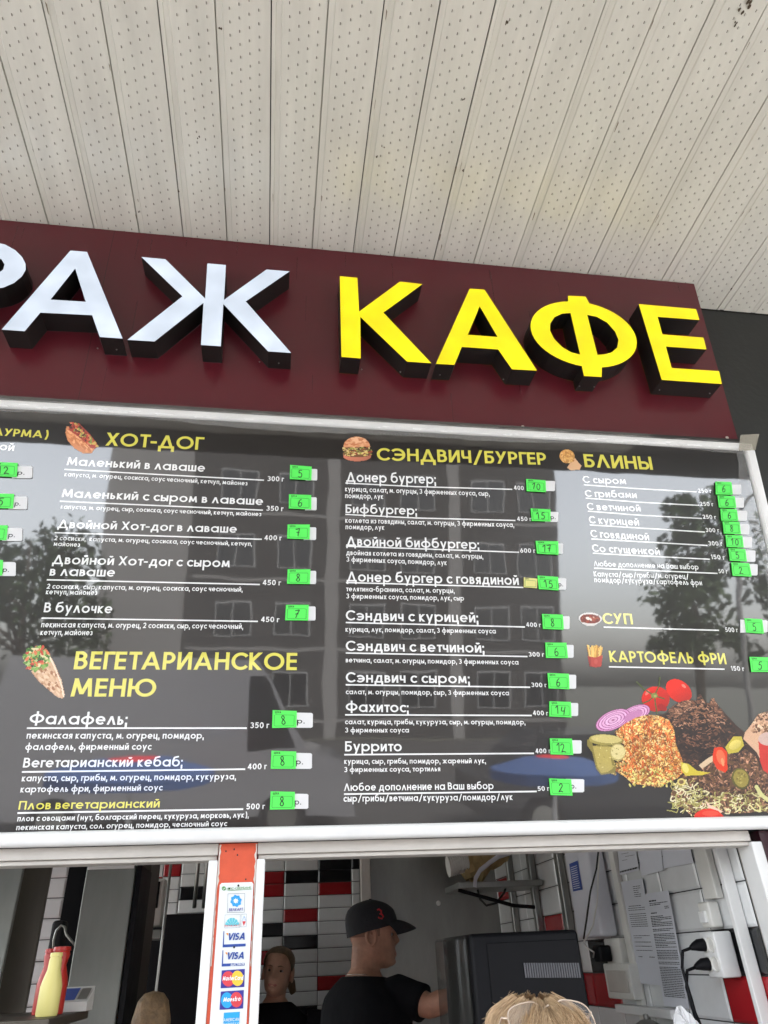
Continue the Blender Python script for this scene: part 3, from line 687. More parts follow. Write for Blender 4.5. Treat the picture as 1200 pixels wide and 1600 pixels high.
# hot dog
p = Pic(3, 230, 84, 358, 210, 2.2)
p.poly([(236, 130), (240, 108), (256, 108), (290, 140), (322, 172), (342, 188), (330, 203), (300, 204), (268, 186), (244, 158)], (206, 132, 84))
for i in range(60): f = rr(0, 1); p.ell(250+80*f+rr(-8, 8), 138+52*f+rr(-14, 14), rr(4, 12), rr(3, 6), 40, ch((222, 152, 100), (196, 118, 70), (232, 170, 120)), inside=p.a.copy())
p.poly([(246, 118), (264, 96), (286, 96), (320, 130), (350, 168), (346, 186), (330, 186), (290, 150)], (168, 62, 46))
for i in range(120): f = rr(0, 1); p.ell(262+82*f+rr(-10, 12), 103+76*f+rr(-10, 8), rr(3, 8), rr(2.5, 5), rr(0, 180), ch((190, 70, 50), (140, 44, 36), (205, 170, 90), (128, 150, 70), (214, 120, 84), (90, 40, 30)))
p.build('food_picture', board)
# burger
p = Pic(5, 94, 58, 236, 178, 2.4)
p.ell(166, 152, 62, 22, 0, (196, 118, 92), .5); p.ell(166, 140, 64, 16, 0, (110, 74, 44)); 
for i in range(130): p.ell(166+rr(-62, 62), 128+rr(-18, 20), rr(4, 10), rr(2, 4), rr(-20, 20), ch((214, 190, 110), (90, 58, 34), (150, 150, 70), (222, 200, 140), (160, 62, 44), (120, 86, 50)))
p.poly([(104, 112)]+[(164+60*math.cos(R(a)), 110-46*math.sin(R(a))) for a in range(180, -1, -10)], (214, 150, 108)); 
for i in range(70): p.ell(164+rr(-50, 50), 92+rr(-26, 18), rr(6, 14), rr(3, 6), 0, ch((224, 166, 124), (206, 138, 96), (232, 180, 140), (196, 120, 78)), inside=(p.gy < 110) & p.a)
p.build('food_picture', board)
# wrap
p = Pic(4, 82, 64, 238, 262, 2.4)
mk = p.poly([(112, 160), (178, 96), (196, 130), (222, 190), (234, 244), (226, 258), (206, 252), (180, 230), (140, 196)], (206, 170, 138))
for i in range(140): f = rr(0, 1); p.ell(150+70*f+rr(-40, 40), 140+100*f+rr(-30, 30), rr(3, 10), rr(2, 6), 55, ch((226, 196, 166), (190, 146, 112), (214, 178, 146), (160, 110, 78)), inside=mk)
p.line([(176, 100), (200, 150), (222, 210), (230, 250)], 5, (238, 218, 196))
for i in range(180): a = rr(0, 6.28); q = rr(0, 1)**.5; p.ell(132+46*q*math.cos(a), 112+44*q*math.sin(a), rr(4, 11), rr(3, 6), rr(0, 180), ch((96, 140, 60), (130, 168, 84), (168, 190, 120), (62, 104, 46), (190, 70, 50), (214, 120, 80), (222, 206, 160)))
p.build('food_picture', board)
# pancakes
p = Pic(7, 46, 146, 178, 266, 2.6)
p.poly([(92, 250), (130, 190), (150, 216), (172, 240), (160, 262), (110, 264)], (214, 170, 128)); p.ell(92, 188, 42, 38, 20, (196, 142, 74), .4)
for i in range(60): p.ell(92+rr(-34, 34), 188+rr(-32, 32), rr(3, 9), rr(2, 5), rr(0, 180), ch((214, 164, 92), (176, 118, 56), (222, 178, 110)), inside=p.a.copy())
p.build('food_picture', board)
# soup
p = Pic(8, 150, 90, 290, 178, 2.4)
p.poly([(160, 132), (278, 128), (262, 156), (240, 170), (200, 170), (176, 158)], (208, 204, 200)); p.ell(219, 129, 64, 33, 3, (222, 218, 214)); p.ell(219, 131, 56, 26, 3, (120, 44, 30))
for i in range(40): p.ell(219+rr(-46, 46), 131+rr(-18, 18), rr(3, 9), rr(2, 4), rr(0, 180), ch((150, 58, 36), (96, 34, 24), (170, 84, 52)))
p.ell(206, 128, 12, 8, 20, (232, 222, 214)); p.ell(222, 134, 9, 5, 60, (226, 214, 204)); p.ell(238, 122, 6, 4, 60, (210, 170, 150))
p.build('food_picture', board)
# fries
p = Pic(8, 192, 270, 296, 402, 2.4)
for i in range(46): x = rr(204, 282); p.line([(x*.8+48, 345), (x+rr(-8, 8), rr(276, 306))], rr(6, 9), ch((224, 178, 92), (206, 152, 68), (236, 198, 120), (184, 128, 54)))
p.poly([(204, 332), (222, 340), (250, 344), (288, 330), (280, 394), (248, 398), (216, 392)], (176, 66, 58)); p.poly([(204, 332), (222, 340), (226, 394), (216, 392)], (150, 50, 46)); p.ell(250, 366, 10, 14, 0, (190, 84, 74))
p.build('food_picture', board)
# the large plate of plov, roast meat and salad (crop g)
p = Pic('g', 98, 184, 1236, 1048, 2.9)
mk0 = p.poly([(300, 560), (420, 440), (600, 400), (760, 330), (900, 360), (1010, 480), (1110, 560), (1236, 560), (1236, 800), (1000, 800), (760, 790), (560, 800), (380, 790), (300, 690)], (52, 34, 26))
# tomatoes
p.ell(660, 270, 86, 62, 38, (205, 52, 44), .55); p.ell(690, 240, 16, 8, 40, (232, 130, 116)); p.ell(520, 318, 84, 76, 0, (190, 44, 38), .5); p.ell(470, 280, 18, 9, -50, (224, 120, 108)); p.ell(560, 370, 30, 18, 30, (148, 30, 30))
for q in ([(512, 300), (445, 255), (404, 214)], [(512, 300), (540, 240), (545, 190)], [(512, 300), (570, 316)], [(512, 300), (520, 360), (528, 404)], [(512, 300), (478, 330), (440, 345)]): p.line(q, 8, (74, 84, 40))
p.ell(512, 298, 20, 16, 0, (120, 128, 66)); p.ell(516, 300, 9, 8, 0, (160, 160, 100))
# onion rings
for cx, cy, s_ in ((392, 412, .9), (262, 446, 1.0)):
    for q, c in ((1.0, (120, 52, 92)), (.96, (206, 150, 190)), (.86, (150, 76, 122)), (.80, (222, 178, 210)), (.68, (150, 80, 128)), (.63, (216, 168, 202)), (.5, (146, 78, 124)), (.45, (224, 182, 212)), (.3, (150, 84, 130)), (.25, (214, 170, 200)), (.1, (160, 100, 140))):
        p.ell(cx, cy, 112*s_*q, 56*s_*q, -24, c)
p.ell(385, 420, 60, 26, -24, (186, 128, 168))
# dark roast meat
def lump(mk, cell, lo_, hi_):   # printed light and dark clumps of the food itself
    g_ = rng.uniform(lo_, hi_, (int(p.h/cell)+3, int(p.w/cell)+3)); y, x = np.mgrid[0:p.h, 0:p.w]/cell; yi, xi = y.astype(int), x.astype(int); fy, fx = y-yi, x-xi
    v = g_[yi, xi]*(1-fx)*(1-fy)+g_[yi, xi+1]*fx*(1-fy)+g_[yi+1, xi]*(1-fx)*fy+g_[yi+1, xi+1]*fx*fy
    p.im[mk] = np.clip(p.im[mk]*v[mk][:, None], 0, 1)
mk = p.poly([(572, 430), (600, 380), (640, 350), (680, 330), (735, 322), (768, 330), (778, 290), (792, 288), (812, 330), (845, 348), (858, 312), (872, 312), (890, 345), (920, 385), (930, 410), (985, 466), (1020, 540), (1075, 590), (1060, 650), (980, 680), (900, 690), (800, 720), (700, 720), (640, 690), (600, 600), (590, 500)], (40, 26, 21))
for i in range(1500):
    x, y = rr(560, 1080), rr(280, 720); top = y < 440+rr(-40, 40)
    p.ell(x, y, rr(6, 26), rr(2.5, 7), rr(-50, 70), ch((30, 20, 17), (52, 32, 24), (64, 40, 30), (38, 25, 20), (118, 82, 62) if top else (58, 38, 30), (140, 100, 78) if top else (44, 29, 24), (96, 64, 48), (84, 54, 42) if top else (34, 23, 19)), .5, inside=mk)
lump(mk, 22, .45, 1.5); lump(mk, 8, .6, 1.4)
for i in range(260):
    x = rr(600, 940); y = 322+abs(x-800)*.22+rr(0, 1)**2*150; p.ell(x, y, rr(5, 15), rr(2, 4.5), rr(-40, 60), ch((150, 108, 84), (128, 88, 66), (172, 130, 106), (108, 70, 52)), .6, inside=mk)
for i in range(90): p.ell(rr(690, 900), rr(430, 620), rr(5, 14), rr(2, 4), rr(-40, 60), ch((112, 76, 58), (94, 60, 46), (134, 96, 78)), .6, inside=mk)
# plov mound
mk = p.poly([(270, 520), (330, 470), (400, 430), (470, 412), (540, 420), (600, 445), (630, 500), (645, 600), (680, 680), (690, 760), (650, 800), (590, 826), (540, 852), (470, 842), (380, 830), (330, 785), (272, 750), (296, 660), (330, 600)], (150, 92, 48))
for i in range(3800):
    x, y = rr(262, 696), rr(405, 858); f = (y-405)/450
    c = ch((226, 184, 120), (214, 160, 92), (236, 208, 156), (200, 140, 78), (206, 118, 70), (176, 104, 62), (230, 192, 126), (150, 96, 52), (128, 80, 44), (96, 62, 36), (222, 204, 140) if f > .6 else (236, 200, 146))
    p.ell(x, y, rr(6, 13), rr(2.6, 4.4), rr(0, 180), c, .6, inside=mk)
for i in range(150): p.ell(rr(300, 690), rr(440, 830), rr(14, 26), rr(3, 5), rr(20, 120), ch((206, 106, 62), (192, 92, 54), (216, 132, 84)), .5, inside=mk)
lump(mk, 26, .62, 1.25); lump(mk, 7, .7, 1.3)
for i in range(70): p.ell(rr(360, 640), rr(740, 850), rr(6, 13), rr(4, 7), rr(0, 180), ch((206, 196, 120), (176, 160, 88), (222, 208, 140), (120, 96, 50)), .5)
for i in range(70): p.ell(rr(250, 345), rr(665, 775), rr(5, 11), rr(3, 6), rr(0, 180), ch((176, 150, 96), (120, 96, 52), (204, 180, 120), (84, 64, 36)), .5)
# gherkins
p.poly([(104, 566), (130, 556), (140, 600), (200, 596), (254, 606), (258, 660), (282, 730), (276, 764), (190, 778), (160, 740), (136, 640), (106, 600)], (128, 116, 62)); p.poly([(140, 604), (250, 606), (250, 690), (262, 736), (230, 760), (190, 766), (168, 730)], (172, 156, 92))
p.ell(218, 566, 102, 34, 4, (150, 138, 78), .4); p.ell(222, 560, 92, 25, 4, (196, 182, 122)); p.ell(290, 640, 48, 52, 0, (168, 154, 100)); p.ell(292, 638, 42, 45, 0, (212, 198, 146))
for i in range(50): p.ell(rr(150, 330), rr(545, 740), rr(3, 8), rr(2, 4), rr(0, 180), ch((206, 192, 130), (150, 136, 76), (180, 164, 100)), inside=p.a.copy())
# right: wrap end, fries box, salad
p.poly([(1060, 520), (1100, 470), (1140, 410), (1200, 392), (1240, 400), (1240, 720), (1180, 740), (1130, 640), (1050, 560)], (206, 168, 140))
for i in range(90): p.ell(rr(1100, 1238), rr(400, 520), rr(6, 16), rr(4, 8), rr(0, 180), ch((120, 84, 62), (180, 140, 112), (226, 196, 166), (90, 60, 44)), .4, inside=p.a.copy())
p.poly([(1140, 560), (1240, 540), (1240, 780), (1180, 780), (1150, 690)], (190, 62, 56)); p.ell(1200, 560, 60, 40, 0, (196, 170, 160))
mk = p.poly([(612, 890), (640, 830), (690, 780), (780, 760), (860, 690), (940, 640), (1010, 660), (1060, 620), (1120, 660), (1160, 740), (1236, 800), (1236, 1010), (1160, 1000), (1040, 1010), (930, 1010), (800, 1000), (740, 1030), (690, 980), (620, 960)], (92, 66, 44))
for i in range(1900):
    x, y = rr(606, 1236), rr(610, 1035); low = y > 880 or (x < 760 and y > 800)
    p.ell(x, y, rr(6, 18), rr(2.6, 6), rr(0, 180), ch((64, 42, 32), (104, 72, 54), (140, 102, 80), (84, 56, 44), (170, 128, 104), (48, 32, 26), (190, 180, 126) if low else (74, 48, 38), (212, 204, 160) if low else (112, 80, 60), (150, 146, 88) if low else (58, 40, 32)), .6, inside=mk)
lump(mk, 24, .55, 1.35); lump(mk, 8, .7, 1.3)
for i in range(70):
    x, y = (rr(615, 800), rr(830, 985)) if random.random() < .5 else (rr(760, 1190), rr(890, 1000)); a = rr(0, 6.28); k = [(x+rr(12, 36)*math.cos(a+q*.55)*q*.5, y+rr(10, 26)*math.sin(a+q*.55)*q*.5) for q in range(5)]
    p.line(k, rr(4, 8), ch((214, 206, 166), (200, 194, 144), (166, 160, 98), (228, 220, 188), (140, 132, 80)))
p.line([(1090, 960), (1120, 990), (1150, 1000), (1150, 970), (1128, 950)], 9, (214, 206, 150)); p.line([(1130, 850), (1160, 900), (1200, 930)], 24, (200, 196, 140))
p.poly([(672, 700), (720, 712), (770, 752), (850, 764), (800, 780), (700, 782), (676, 752)], (196, 178, 76)); p.ell(700, 736, 18, 30, -20, (220, 206, 120)); p.ell(675, 820, 26, 22, 0, (206, 190, 120)); p.ell(675, 820, 15, 12, 0, (110, 84, 60))
p.poly([(780, 720), (830, 680), (880, 650), (890, 676), (830, 720), (800, 740)], (204, 180, 150))
p.poly([(940, 610), (990, 545), (1040, 545), (1054, 600), (1020, 640), (960, 650)], (186, 170, 78)); p.ell(1000, 595, 40, 26, -30, (208, 192, 110), .4)
p.poly([(866, 650), (874, 612), (920, 608), (952, 640), (954, 745), (940, 764), (890, 740), (864, 690)], (206, 66, 44)); p.ell(914, 670, 26, 46, -14, (224, 110, 80)); p.ell(925, 700, 9, 26, -10, (232, 150, 110))
p.ell(1034, 800, 54, 66, -20, (84, 78, 36), .4); p.ell(1036, 798, 44, 55, -20, (142, 128, 66)); 
for i in range(20): p.ell(1036+rr(-26, 26), 798+rr(-34, 34), rr(4, 9), rr(3, 5), rr(0, 180), ch((170, 156, 90), (116, 104, 52)))
p.poly([(820, 930), (850, 960), (930, 1000), (900, 1006), (840, 980)], (226, 190, 170))
p.poly([(745, 1047), (760, 1010), (800, 986), (850, 980), (900, 995), (935, 1030), (940, 1047)], (205, 60, 50)); p.ell(850, 1010, 50, 16, 0, (218, 84, 70))
p.soften(1.12, .98); p.noise(.06)
p.build('food_picture', board)

# ================================================================== PRICE TAGS on the board
HW = {'1': [[(.15, .72), (.6, 1), (.55, 0)]], '2': [[(.1, .75), (.3, .98), (.62, .95), (.7, .7), (.4, .35), (.1, .02), (.45, .1), (.95, .0)]], '4': [[(.2, 1), (.12, .5), (.5, .42), (.85, .5)], [(.85, 1), (.8, .5), (.75, -.05)]],
      '5': [[(.9, 1), (.35, .98), (.28, .6), (.55, .66), (.85, .45), (.8, .12), (.45, 0), (.1, .1)]], '6': [[(.75, 1), (.4, .8), (.18, .4), (.22, .08), (.5, -.02), (.8, .15), (.8, .42), (.55, .52), (.25, .36)]],
      '7': [[(.1, .92), (.5, .95), (.9, 1), (.62, .5), (.45, 0)], [(.22, .5), (.85, .54)]], '8': [[(.75, .88), (.5, 1), (.25, .84), (.4, .6), (.72, .4), (.8, .15), (.5, 0), (.22, .14), (.35, .4), (.66, .64), (.74, .86)]],
      '0': [[(.5, 1), (.18, .75), (.15, .25), (.45, 0), (.8, .25), (.82, .75), (.5, 1.0)]], '9': [[(.8, .9), (.5, 1), (.2, .8), (.4, .55), (.8, .7), (.82, .9), (.7, .3), (.35, 0)]]}
def prism(plane, quad, k0, k1, wob=0.):
    m = MB(); qs = [q for q in quad]; n = len(qs)
    m.add([plane.w(q, k1+(wob if i < 2 else 0)) for i, q in enumerate(qs)]+[plane.w(q, k0) for q in qs], [tuple(range(n))[::-1], tuple(range(n, 2*n))]+[(i, (i+1) % n, n+(i+1) % n, n+i) for i in range(n)]); return m
def bil(q, x, y):   # unit coords (x right, y up) inside quad TL,TR,BR,BL
    t = q[0]*(1-x)+q[1]*x; b = q[3]*(1-x)+q[2]*x; return b*(1-y)+t*y
def price_tag(ck, num, g, wcard, what, rub=None, gm='green', word='green'):
    Q = [BAN.px(*cp(ck, *p)) for p in g]
    j = random.uniform(.0, .0015)
    if wcard:
        x1, y0, y1 = wcard[-3:]; x0 = wcard[0] if len(wcard) == 4 else g[1][0]-22*(1 if ck != 8 else 1.3)
        W = [BAN.px(*cp(ck, *p)) for p in ((x0, y0), (x1, y0+.02*(x1-x0)), (x1-.5, y1), (x0, y1))]
        c = [bil(W, a, b) for a, b in ((.0, 1), (.93, 1), (1, .93), (1, .07), (.93, 0), (.0, 0))]
        o = prism(BAN, c, .0012, .0028).build('price_holder', MT['card'])
        tag(o, f'white card behind the green tag for {what}', 'card', 'white cards behind the price tags')
        if rub:
            a, b = bil(W, rub[0], .28), bil(W, rub[1], .28); m = MB(); text_mb(m, BAN, 'р.', a, b, .0125, .16, .2, .0030); m.build('lettering', MT['ink'], o)
    k1 = .0050+j
    o = prism(BAN, Q, .0034, k1).build('price_tag', MT[gm])
    lab = {'': f'blank {word} price tag for {what}'}.get(num, f'{word} price tag with handwritten {num} for {what}')
    tag(o, lab, 'price tag', 'price tags on the menu board')
    m = MB(); loop = [bil(Q, x, y) for x, y in ((.12, .10), (.86, .10), (.90, .14), (.90, .70), (.86, .74), (.12, .74), (.08, .70), (.08, .14))]
    vs, fs = ribbon2(loop, .0010, closed=True); m.add([BAN.w(p, k1+.0003) for p in vs], fs); m.build('printed_frame', MT['dgreen'], o)
    m = MB(); text_mb(m, BAN, 'ЦЕНА', bil(Q, .10, .83), bil(Q, .36, .83), .0048, .2, .25, k1+.0003); m.build('printed_word', MT['ink'], o)
    if num:
        m = MB(); n = len(num); cx = .48; wd = .22 if n > 1 else .22
        for i, d_ in enumerate(num):
            x0 = cx+(i-(n-1)/2)*.24-wd/2+random.uniform(-.02, .02); y0 = .17+random.uniform(-.02, .03); s_ = random.uniform(-.06, .06)
            for st in HW[d_]:
                pts = smooth_open([bil(Q, x0+x*wd+s_*y, y0+y*.5) for x, y in st])
                vs, fs = ribbon2(pts, .0023); m.add([BAN.w(p, k1+.0004+.0001*i) for p in vs], fs)
        m.build('handwriting', MT['ink'], o)
    return o
def smooth_open(p):
    p = [np.array(q) for q in p]; o = []
    for i in range(len(p)-1):
        a = p[max(i-1, 0)]; b, c = p[i], p[i+1]; d = p[min(i+2, len(p)-1)]
        for t in (0, .25, .5, .75): o.append(.5*((2*b)+(c-a)*t+(2*a-5*b+4*c-d)*t*t+(3*b-a-3*c+d)*t**3))
    o.append(p[-1]); return o
TG = [
 (3, '12', ((-26, 238), (66, 242), (62, 292), (-32, 288)), (118, 250, 295), 'the topmost row cut by the left edge', (.25, .6)),
 (3, '5', ((-45, 352), (53, 353), (48, 405), (-48, 403)), (100, 360, 407), 'the second row cut by the left edge', (.32, .62)),
 (3, '9', ((-70, 465), (30, 466), (25, 519), (-75, 517)), (82, 473, 521), 'the third row cut by the left edge', (.30, .62)),
 (3, '8', ((-85, 590), (13, 591), (10, 646), (-88, 645)), (58, 596, 647), 'the lowest row cut by the left edge', (.28, .62)),
 (3, '5', ((1046, 249), (1124, 255), (1122, 303), (1045, 299)), (1144, 261, 303), 'Маленький в лаваше', None),
 (3, '6', ((1042, 354), (1122, 357), (1122, 408), (1041, 405)), (1142, 363, 410), 'Маленький с сыром в лаваше', None),
 (3, '7', ((1037, 463), (1117, 463), (1116, 516), (1035, 513)), (1140, 471, 517), 'Двойной Хот-дог в лаваше', None),
 (3, '8', ((1037, 624), (1119, 624), (1117, 677), (1035, 676)), (1140, 628, 676), 'Двойной Хот-дог с сыром', None),
 (3, '7', ((1031, 752), (1113, 752), (1111, 808), (1028, 807)), (1138, 756, 807), 'В булочке', None),
 (4, '8', ((983, 300), (1070, 303), (1068, 362), (981, 364)), (1128, 308, 363), 'Фалафель', (.28, .62)),
 (4, '8', ((979, 446), (1068, 449), (1066, 511), (976, 511)), (1125, 453, 511), 'Вегетарианский кебаб', (.26, .58)),
 (4, '8', ((976, 592), (1063, 594), (1062, 656), (973, 658)), (1112, 600, 655), 'Плов вегетарианский', (.3, .62)),
 (5, '10', ((918, 256), (1004, 262), (1006, 314), (920, 310)), (1048, 262, 308), 'Донер бургер', None),
 (5, '15', ((938, 387), (1026, 391), (1027, 445), (943, 442)), (1063, 400, 446), 'Бифбургер', (.42, .78)),
 (5, '17', ((960, 532), (1060, 534), (1062, 594), (966, 588)), (1084, 540, 588), 'Двойной бифбургер', None),
 (5, '15', ((968, 686), (1060, 692), (1063, 752), (975, 746)), (1098, 695, 748), 'Донер бургер с говядиной', (.42, .75)),
 (6, '8', ((988, 86), (1081, 89), (1085, 156), (993, 152)), (1113, 94, 153), 'Сэндвич с курицей', None),
 (6, '6', ((1003, 213), (1097, 214), (1104, 282), (1006, 281)), (1131, 222, 280), 'Сэндвич с ветчиной', None),
 (6, '6', ((1013, 349), (1108, 352), (1111, 421), (1018, 417)), (1142, 355, 418), 'Сэндвич с сыром', None),
 (6, '14', ((1021, 475), (1116, 478), (1119, 547), (1021, 542)), (1151, 481, 540), 'Фахитос', None),
 (6, '12', ((1023, 640), (1121, 641), (1127, 714), (1027, 711)), (1166, 647, 707), 'Буррито', None),
 (6, '2', ((1020, 818), (1118, 822), (1124, 895), (1026, 892)), (1178, 820, 880), 'extras under Буррито', (.28, .55)),
 (7, '6', ((905, 330), (993, 333), (1001, 402), (908, 400)), (1050, 343, 400), 'С сыром', None),
 (7, '6', ((917, 405), (1012, 410), (1020, 476), (925, 472)), (1065, 415, 472), 'С грибами', None),
 (7, '6', ((933, 480), (1022, 484), (1030, 546), (938, 545)), (1082, 487, 545), 'С ветчиной', None),
 (7, '8', ((945, 550), (1037, 552), (1045, 620), (952, 616)), (1095, 560, 620), 'С курицей', None),
 (7, '10', ((960, 624), (1052, 628), (1060, 693), (967, 690)), (1110, 632, 693), 'С говядиной', None),
 (7, '5', ((977, 697), (1068, 702), (1077, 770), (985, 765)), (1128, 706, 770), 'Со сгущенкой', None),
 (7, '2', ((992, 775), (1090, 780), (1104, 853), (1000, 848)), (1140, 782, 845), 'extras under Со сгущенкой', None),
 (8, '5', ((1066, 130), (1162, 135), (1172, 215), (1075, 207)), (1045, 1196, 136, 207), 'СУП', None),
 (8, '5', ((1093, 342), (1200, 345), (1205, 425), (1103, 424)), None, 'КАРТОФЕЛЬ ФРИ', None)]
for t in TG: price_tag(*t)
price_tag(5, '', ((908, 694), (968, 700), (966, 742), (908, 738)), None, 'Донер бургер с говядиной', gm='ytag', word='yellow')

# ================================================================== CARD PAYMENT SIGN on the orange post
CROPS.update({'S': (310, 1290, 5.16), 'L': (0, 1290, 3.5294), 'M': (400, 1300, 3.5294), 'N': (640, 1300, 4.0), 'O': (880, 1280, 3.75), 'U': (1060, 1260, 4.706), 'T': (0, 1300, 5.333), 'Z': (340, 1360, 6.667)})
pz = lambda x, y: PAY.px(*cp('Z', x, y))
q = [pz(24, 132), pz(374, 122), pz(332, 1600), pz(-32, 1600)]
ps_x0, ps_x1 = q[0][0], q[1][0]; ztop = q[0][1]
o_ = PAY.w((.5*(ps_x0+ps_x1), ztop-.40))
pay = empty('payment_sign', tuple(o_), 'tall white plate of bank card logos screwed to the orange post', 'sign')
c = [np.array(v) for v in ((ps_x0+.004, ztop), (ps_x1-.004, ztop), (ps_x1, ztop-.004), (ps_x1, ztop-.40), (ps_x0, ztop-.40), (ps_x0, ztop-.004))]
prism(PAY, c, -.0035, 0).build('plate', mat('white plate', (.72, .75, .76), .3), pay)
IC = {n: mat('ink '+n, srgb(*c_), .4) for n, c_ in {'blue': (35, 70, 150), 'cobalt': (50, 45, 140), 'sky': (40, 150, 215), 'cyan': (100, 190, 205), 'grey': (120, 125, 135), 'lred': (205, 60, 70), 'yel': (228, 190, 60), 'grn': (90, 150, 80), 'org': (222, 150, 60), 'wht': (235, 238, 240), 'aqua': (30, 155, 215)}.items()}
def zpoly(mb, pts, k): mb.add([PAY.w(pz(*p), k) for p in pts], [tuple(range(len(pts)))])
def ztext(mb, s, x0, y0, x1, y1, cap, t=.16, sp=.15, slant=0., k=.002): a, b, c_ = pz(x0, y0), pz(x1, y1), pz(x0, y0-cap); text_mb(mb, PAY, s, a, b, c_[1]-a[1], t, sp, k, slant)
def circ(cx, cy, rx, ry=None, n=28): return [(cx+rx*math.cos(a), cy+(ry or rx)*math.sin(a)) for a in np.linspace(0, 2*math.pi, n, endpoint=False)]
def zframe(mb, x0, y0, x1, y1, dx, wd, k):
    vs, fs = ribbon2([pz(x0, y0), pz(x1, y0-4), pz(x1-dx, y1-4), pz(x0-dx, y1)], wd, closed=True); mb.add([PAY.w(p, k) for p in vs], fs)
def part(nm, mt, fn):
    m = MB(); fn(m); return m.build(nm, mt, pay)
part('bank_name', IC['grn'], lambda m: (ztext(m, 'БПС-СБЕРБАНК', 104, 204, 350, 190, 24, .13, .12), zpoly(m, circ(66, 188, 22), .001), m.add([PAY.w(pz(*p), .0012) for p in ((104, 214), (352, 198), (352, 194), (104, 210))], [(0, 1, 2, 3)])))
part('bank_emblem', IC['wht'], lambda m: [m.add([PAY.w(p, .0016) for p in v], f) for v, f in [ribbon2([pz(54, 190), pz(64, 198), pz(80, 180)], .0009)]])
part('logo_frame', IC['grey'], lambda m: (zframe(m, 108, 244, 284, 440, 6, .0007, .001), zframe(m, 78, 464, 236, 600, 6, .0005, .001), zframe(m, 246, 458, 304, 590, 5, .0005, .001)))
star = [(192+ (62 if i % 2 == 0 else 50)*math.cos(2*math.pi*i/16-.2), 318+(68 if i % 2 == 0 else 54)*math.sin(2*math.pi*i/16-.2)) for i in range(16)]
part('star_emblem', IC['sky'], lambda m: zpoly(m, star, .001))
part('star_centre', IC['wht'], lambda m: zpoly(m, [(190+(34 if i % 2 == 0 else 15)*math.cos(math.pi*i/8), 318+(34 if i % 2 == 0 else 15)*math.sin(math.pi*i/8)) for i in range(16)], .0014))
part('logo_word', IC['cobalt'], lambda m: ztext(m, 'БЕЛКАРТ', 120, 426, 262, 420, 30, .16, .1))
def fan(m):
    for a0 in range(8, 172, 28):
        pts = [(152, 580)]+[(152+74*math.cos(R(a)), 580-86*math.sin(R(a))) for a in (a0, a0+5, a0+12, a0+19, a0+24)]; zpoly(m, pts, .001)
part('fan_emblem', IC['cyan'], fan)
part('fan_word', IC['lred'], lambda m: ztext(m, 'БЕЛКАРТ', 76, 586, 226, 580, 16, .14, .2))
part('arrow_emblem', IC['sky'], lambda m: m.add([PAY.w(p, .001) for p in ribbon2([pz(258, 524), pz(276, 476), pz(294, 524)], .0008)[0]], ribbon2([(0, 0), (1, 1), (2, 0)], .1)[1]))
part('arrow_emblem', IC['lred'], lambda m: zpoly(m, [(258, 530), (294, 530), (272, 578)], .001))
for dy, dx, el in ((0, 0, 0), (200, -10, 1)):
    def v1(m, dy=dy, dx=dx): zpoly(m, [(62+dx, 632+dy), (70+dx, 632+dy), (66+dx, 772+dy), (292+dx, 762+dy), (292+dx, 790+dy), (52+dx, 802+dy)], .001); ztext(m, 'VISA', 100+dx, 728+dy, 282+dx, 722+dy, 74, .2, .08, .22)
    part('visa_logo', IC['blue'], v1)
    part('logo_corner', IC['org'], lambda m, dy=dy, dx=dx: zpoly(m, [(86+dx, 655+dy), (112+dx, 652+dy), (112+dx, 682+dy)], .0014))
part('electron_word', IC['wht'], lambda m: ztext(m, 'ELECTRON', 136, 995, 274, 984, 22, .18, .14, .15, .0018))
def mcbg(m): zpoly(m, [(44, 1042), (284, 1026), (278, 1214), (32, 1228)], .001); zpoly(m, [(34, 1262), (274, 1246), (266, 1438), (20, 1452)], .001)
part('logo_ground', IC['cobalt'], mcbg)
part('left_circle', IC['lred'], lambda m: zpoly(m, circ(112, 1130, 66, 80), .0013))
part('right_circle', IC['yel'], lambda m: zpoly(m, circ(208, 1124, 62, 80), .0016))
part('left_circle', IC['aqua'], lambda m: zpoly(m, circ(98, 1352, 62, 82), .0013))
part('right_circle', IC['lred'], lambda m: zpoly(m, circ(196, 1346, 62, 80), .0016))
part('card_word', IC['wht'], lambda m: (ztext(m, 'MasterCard', 52, 1148, 264, 1140, 44, .2, .12, .15, .0022), ztext(m, 'Maestro', 58, 1370, 236, 1358, 46, .2, .12, .15, .0022)))
part('blue_card_logo', IC['aqua'], lambda m: zpoly(m, [(66, 1482), (232, 1472), (222, 1640), (56, 1650)], .001))
part('card_word', IC['wht'], lambda m: (ztext(m, 'AMERICAN', 62, 1574, 224, 1566, 32, .12, .2, 0, .0018), ztext(m, 'EXPRESS', 60, 1624, 222, 1616, 32, .12, .2, 0, .0018)))
for x_, y_ in ((216, 158), (122, 190), (172, 800)):
    P = PAY.w(pz(x_, y_), .0005); m = MB(); m.lathe((0, 0, 0), [(.0024, 0), (.002, .0014), (.0001, .0018)], 10); m.v = [(P[0]+a, P[1]-c_, P[2]+b) for a, b, c_ in m.v]; m.build('screw', MT['ink'], pay)

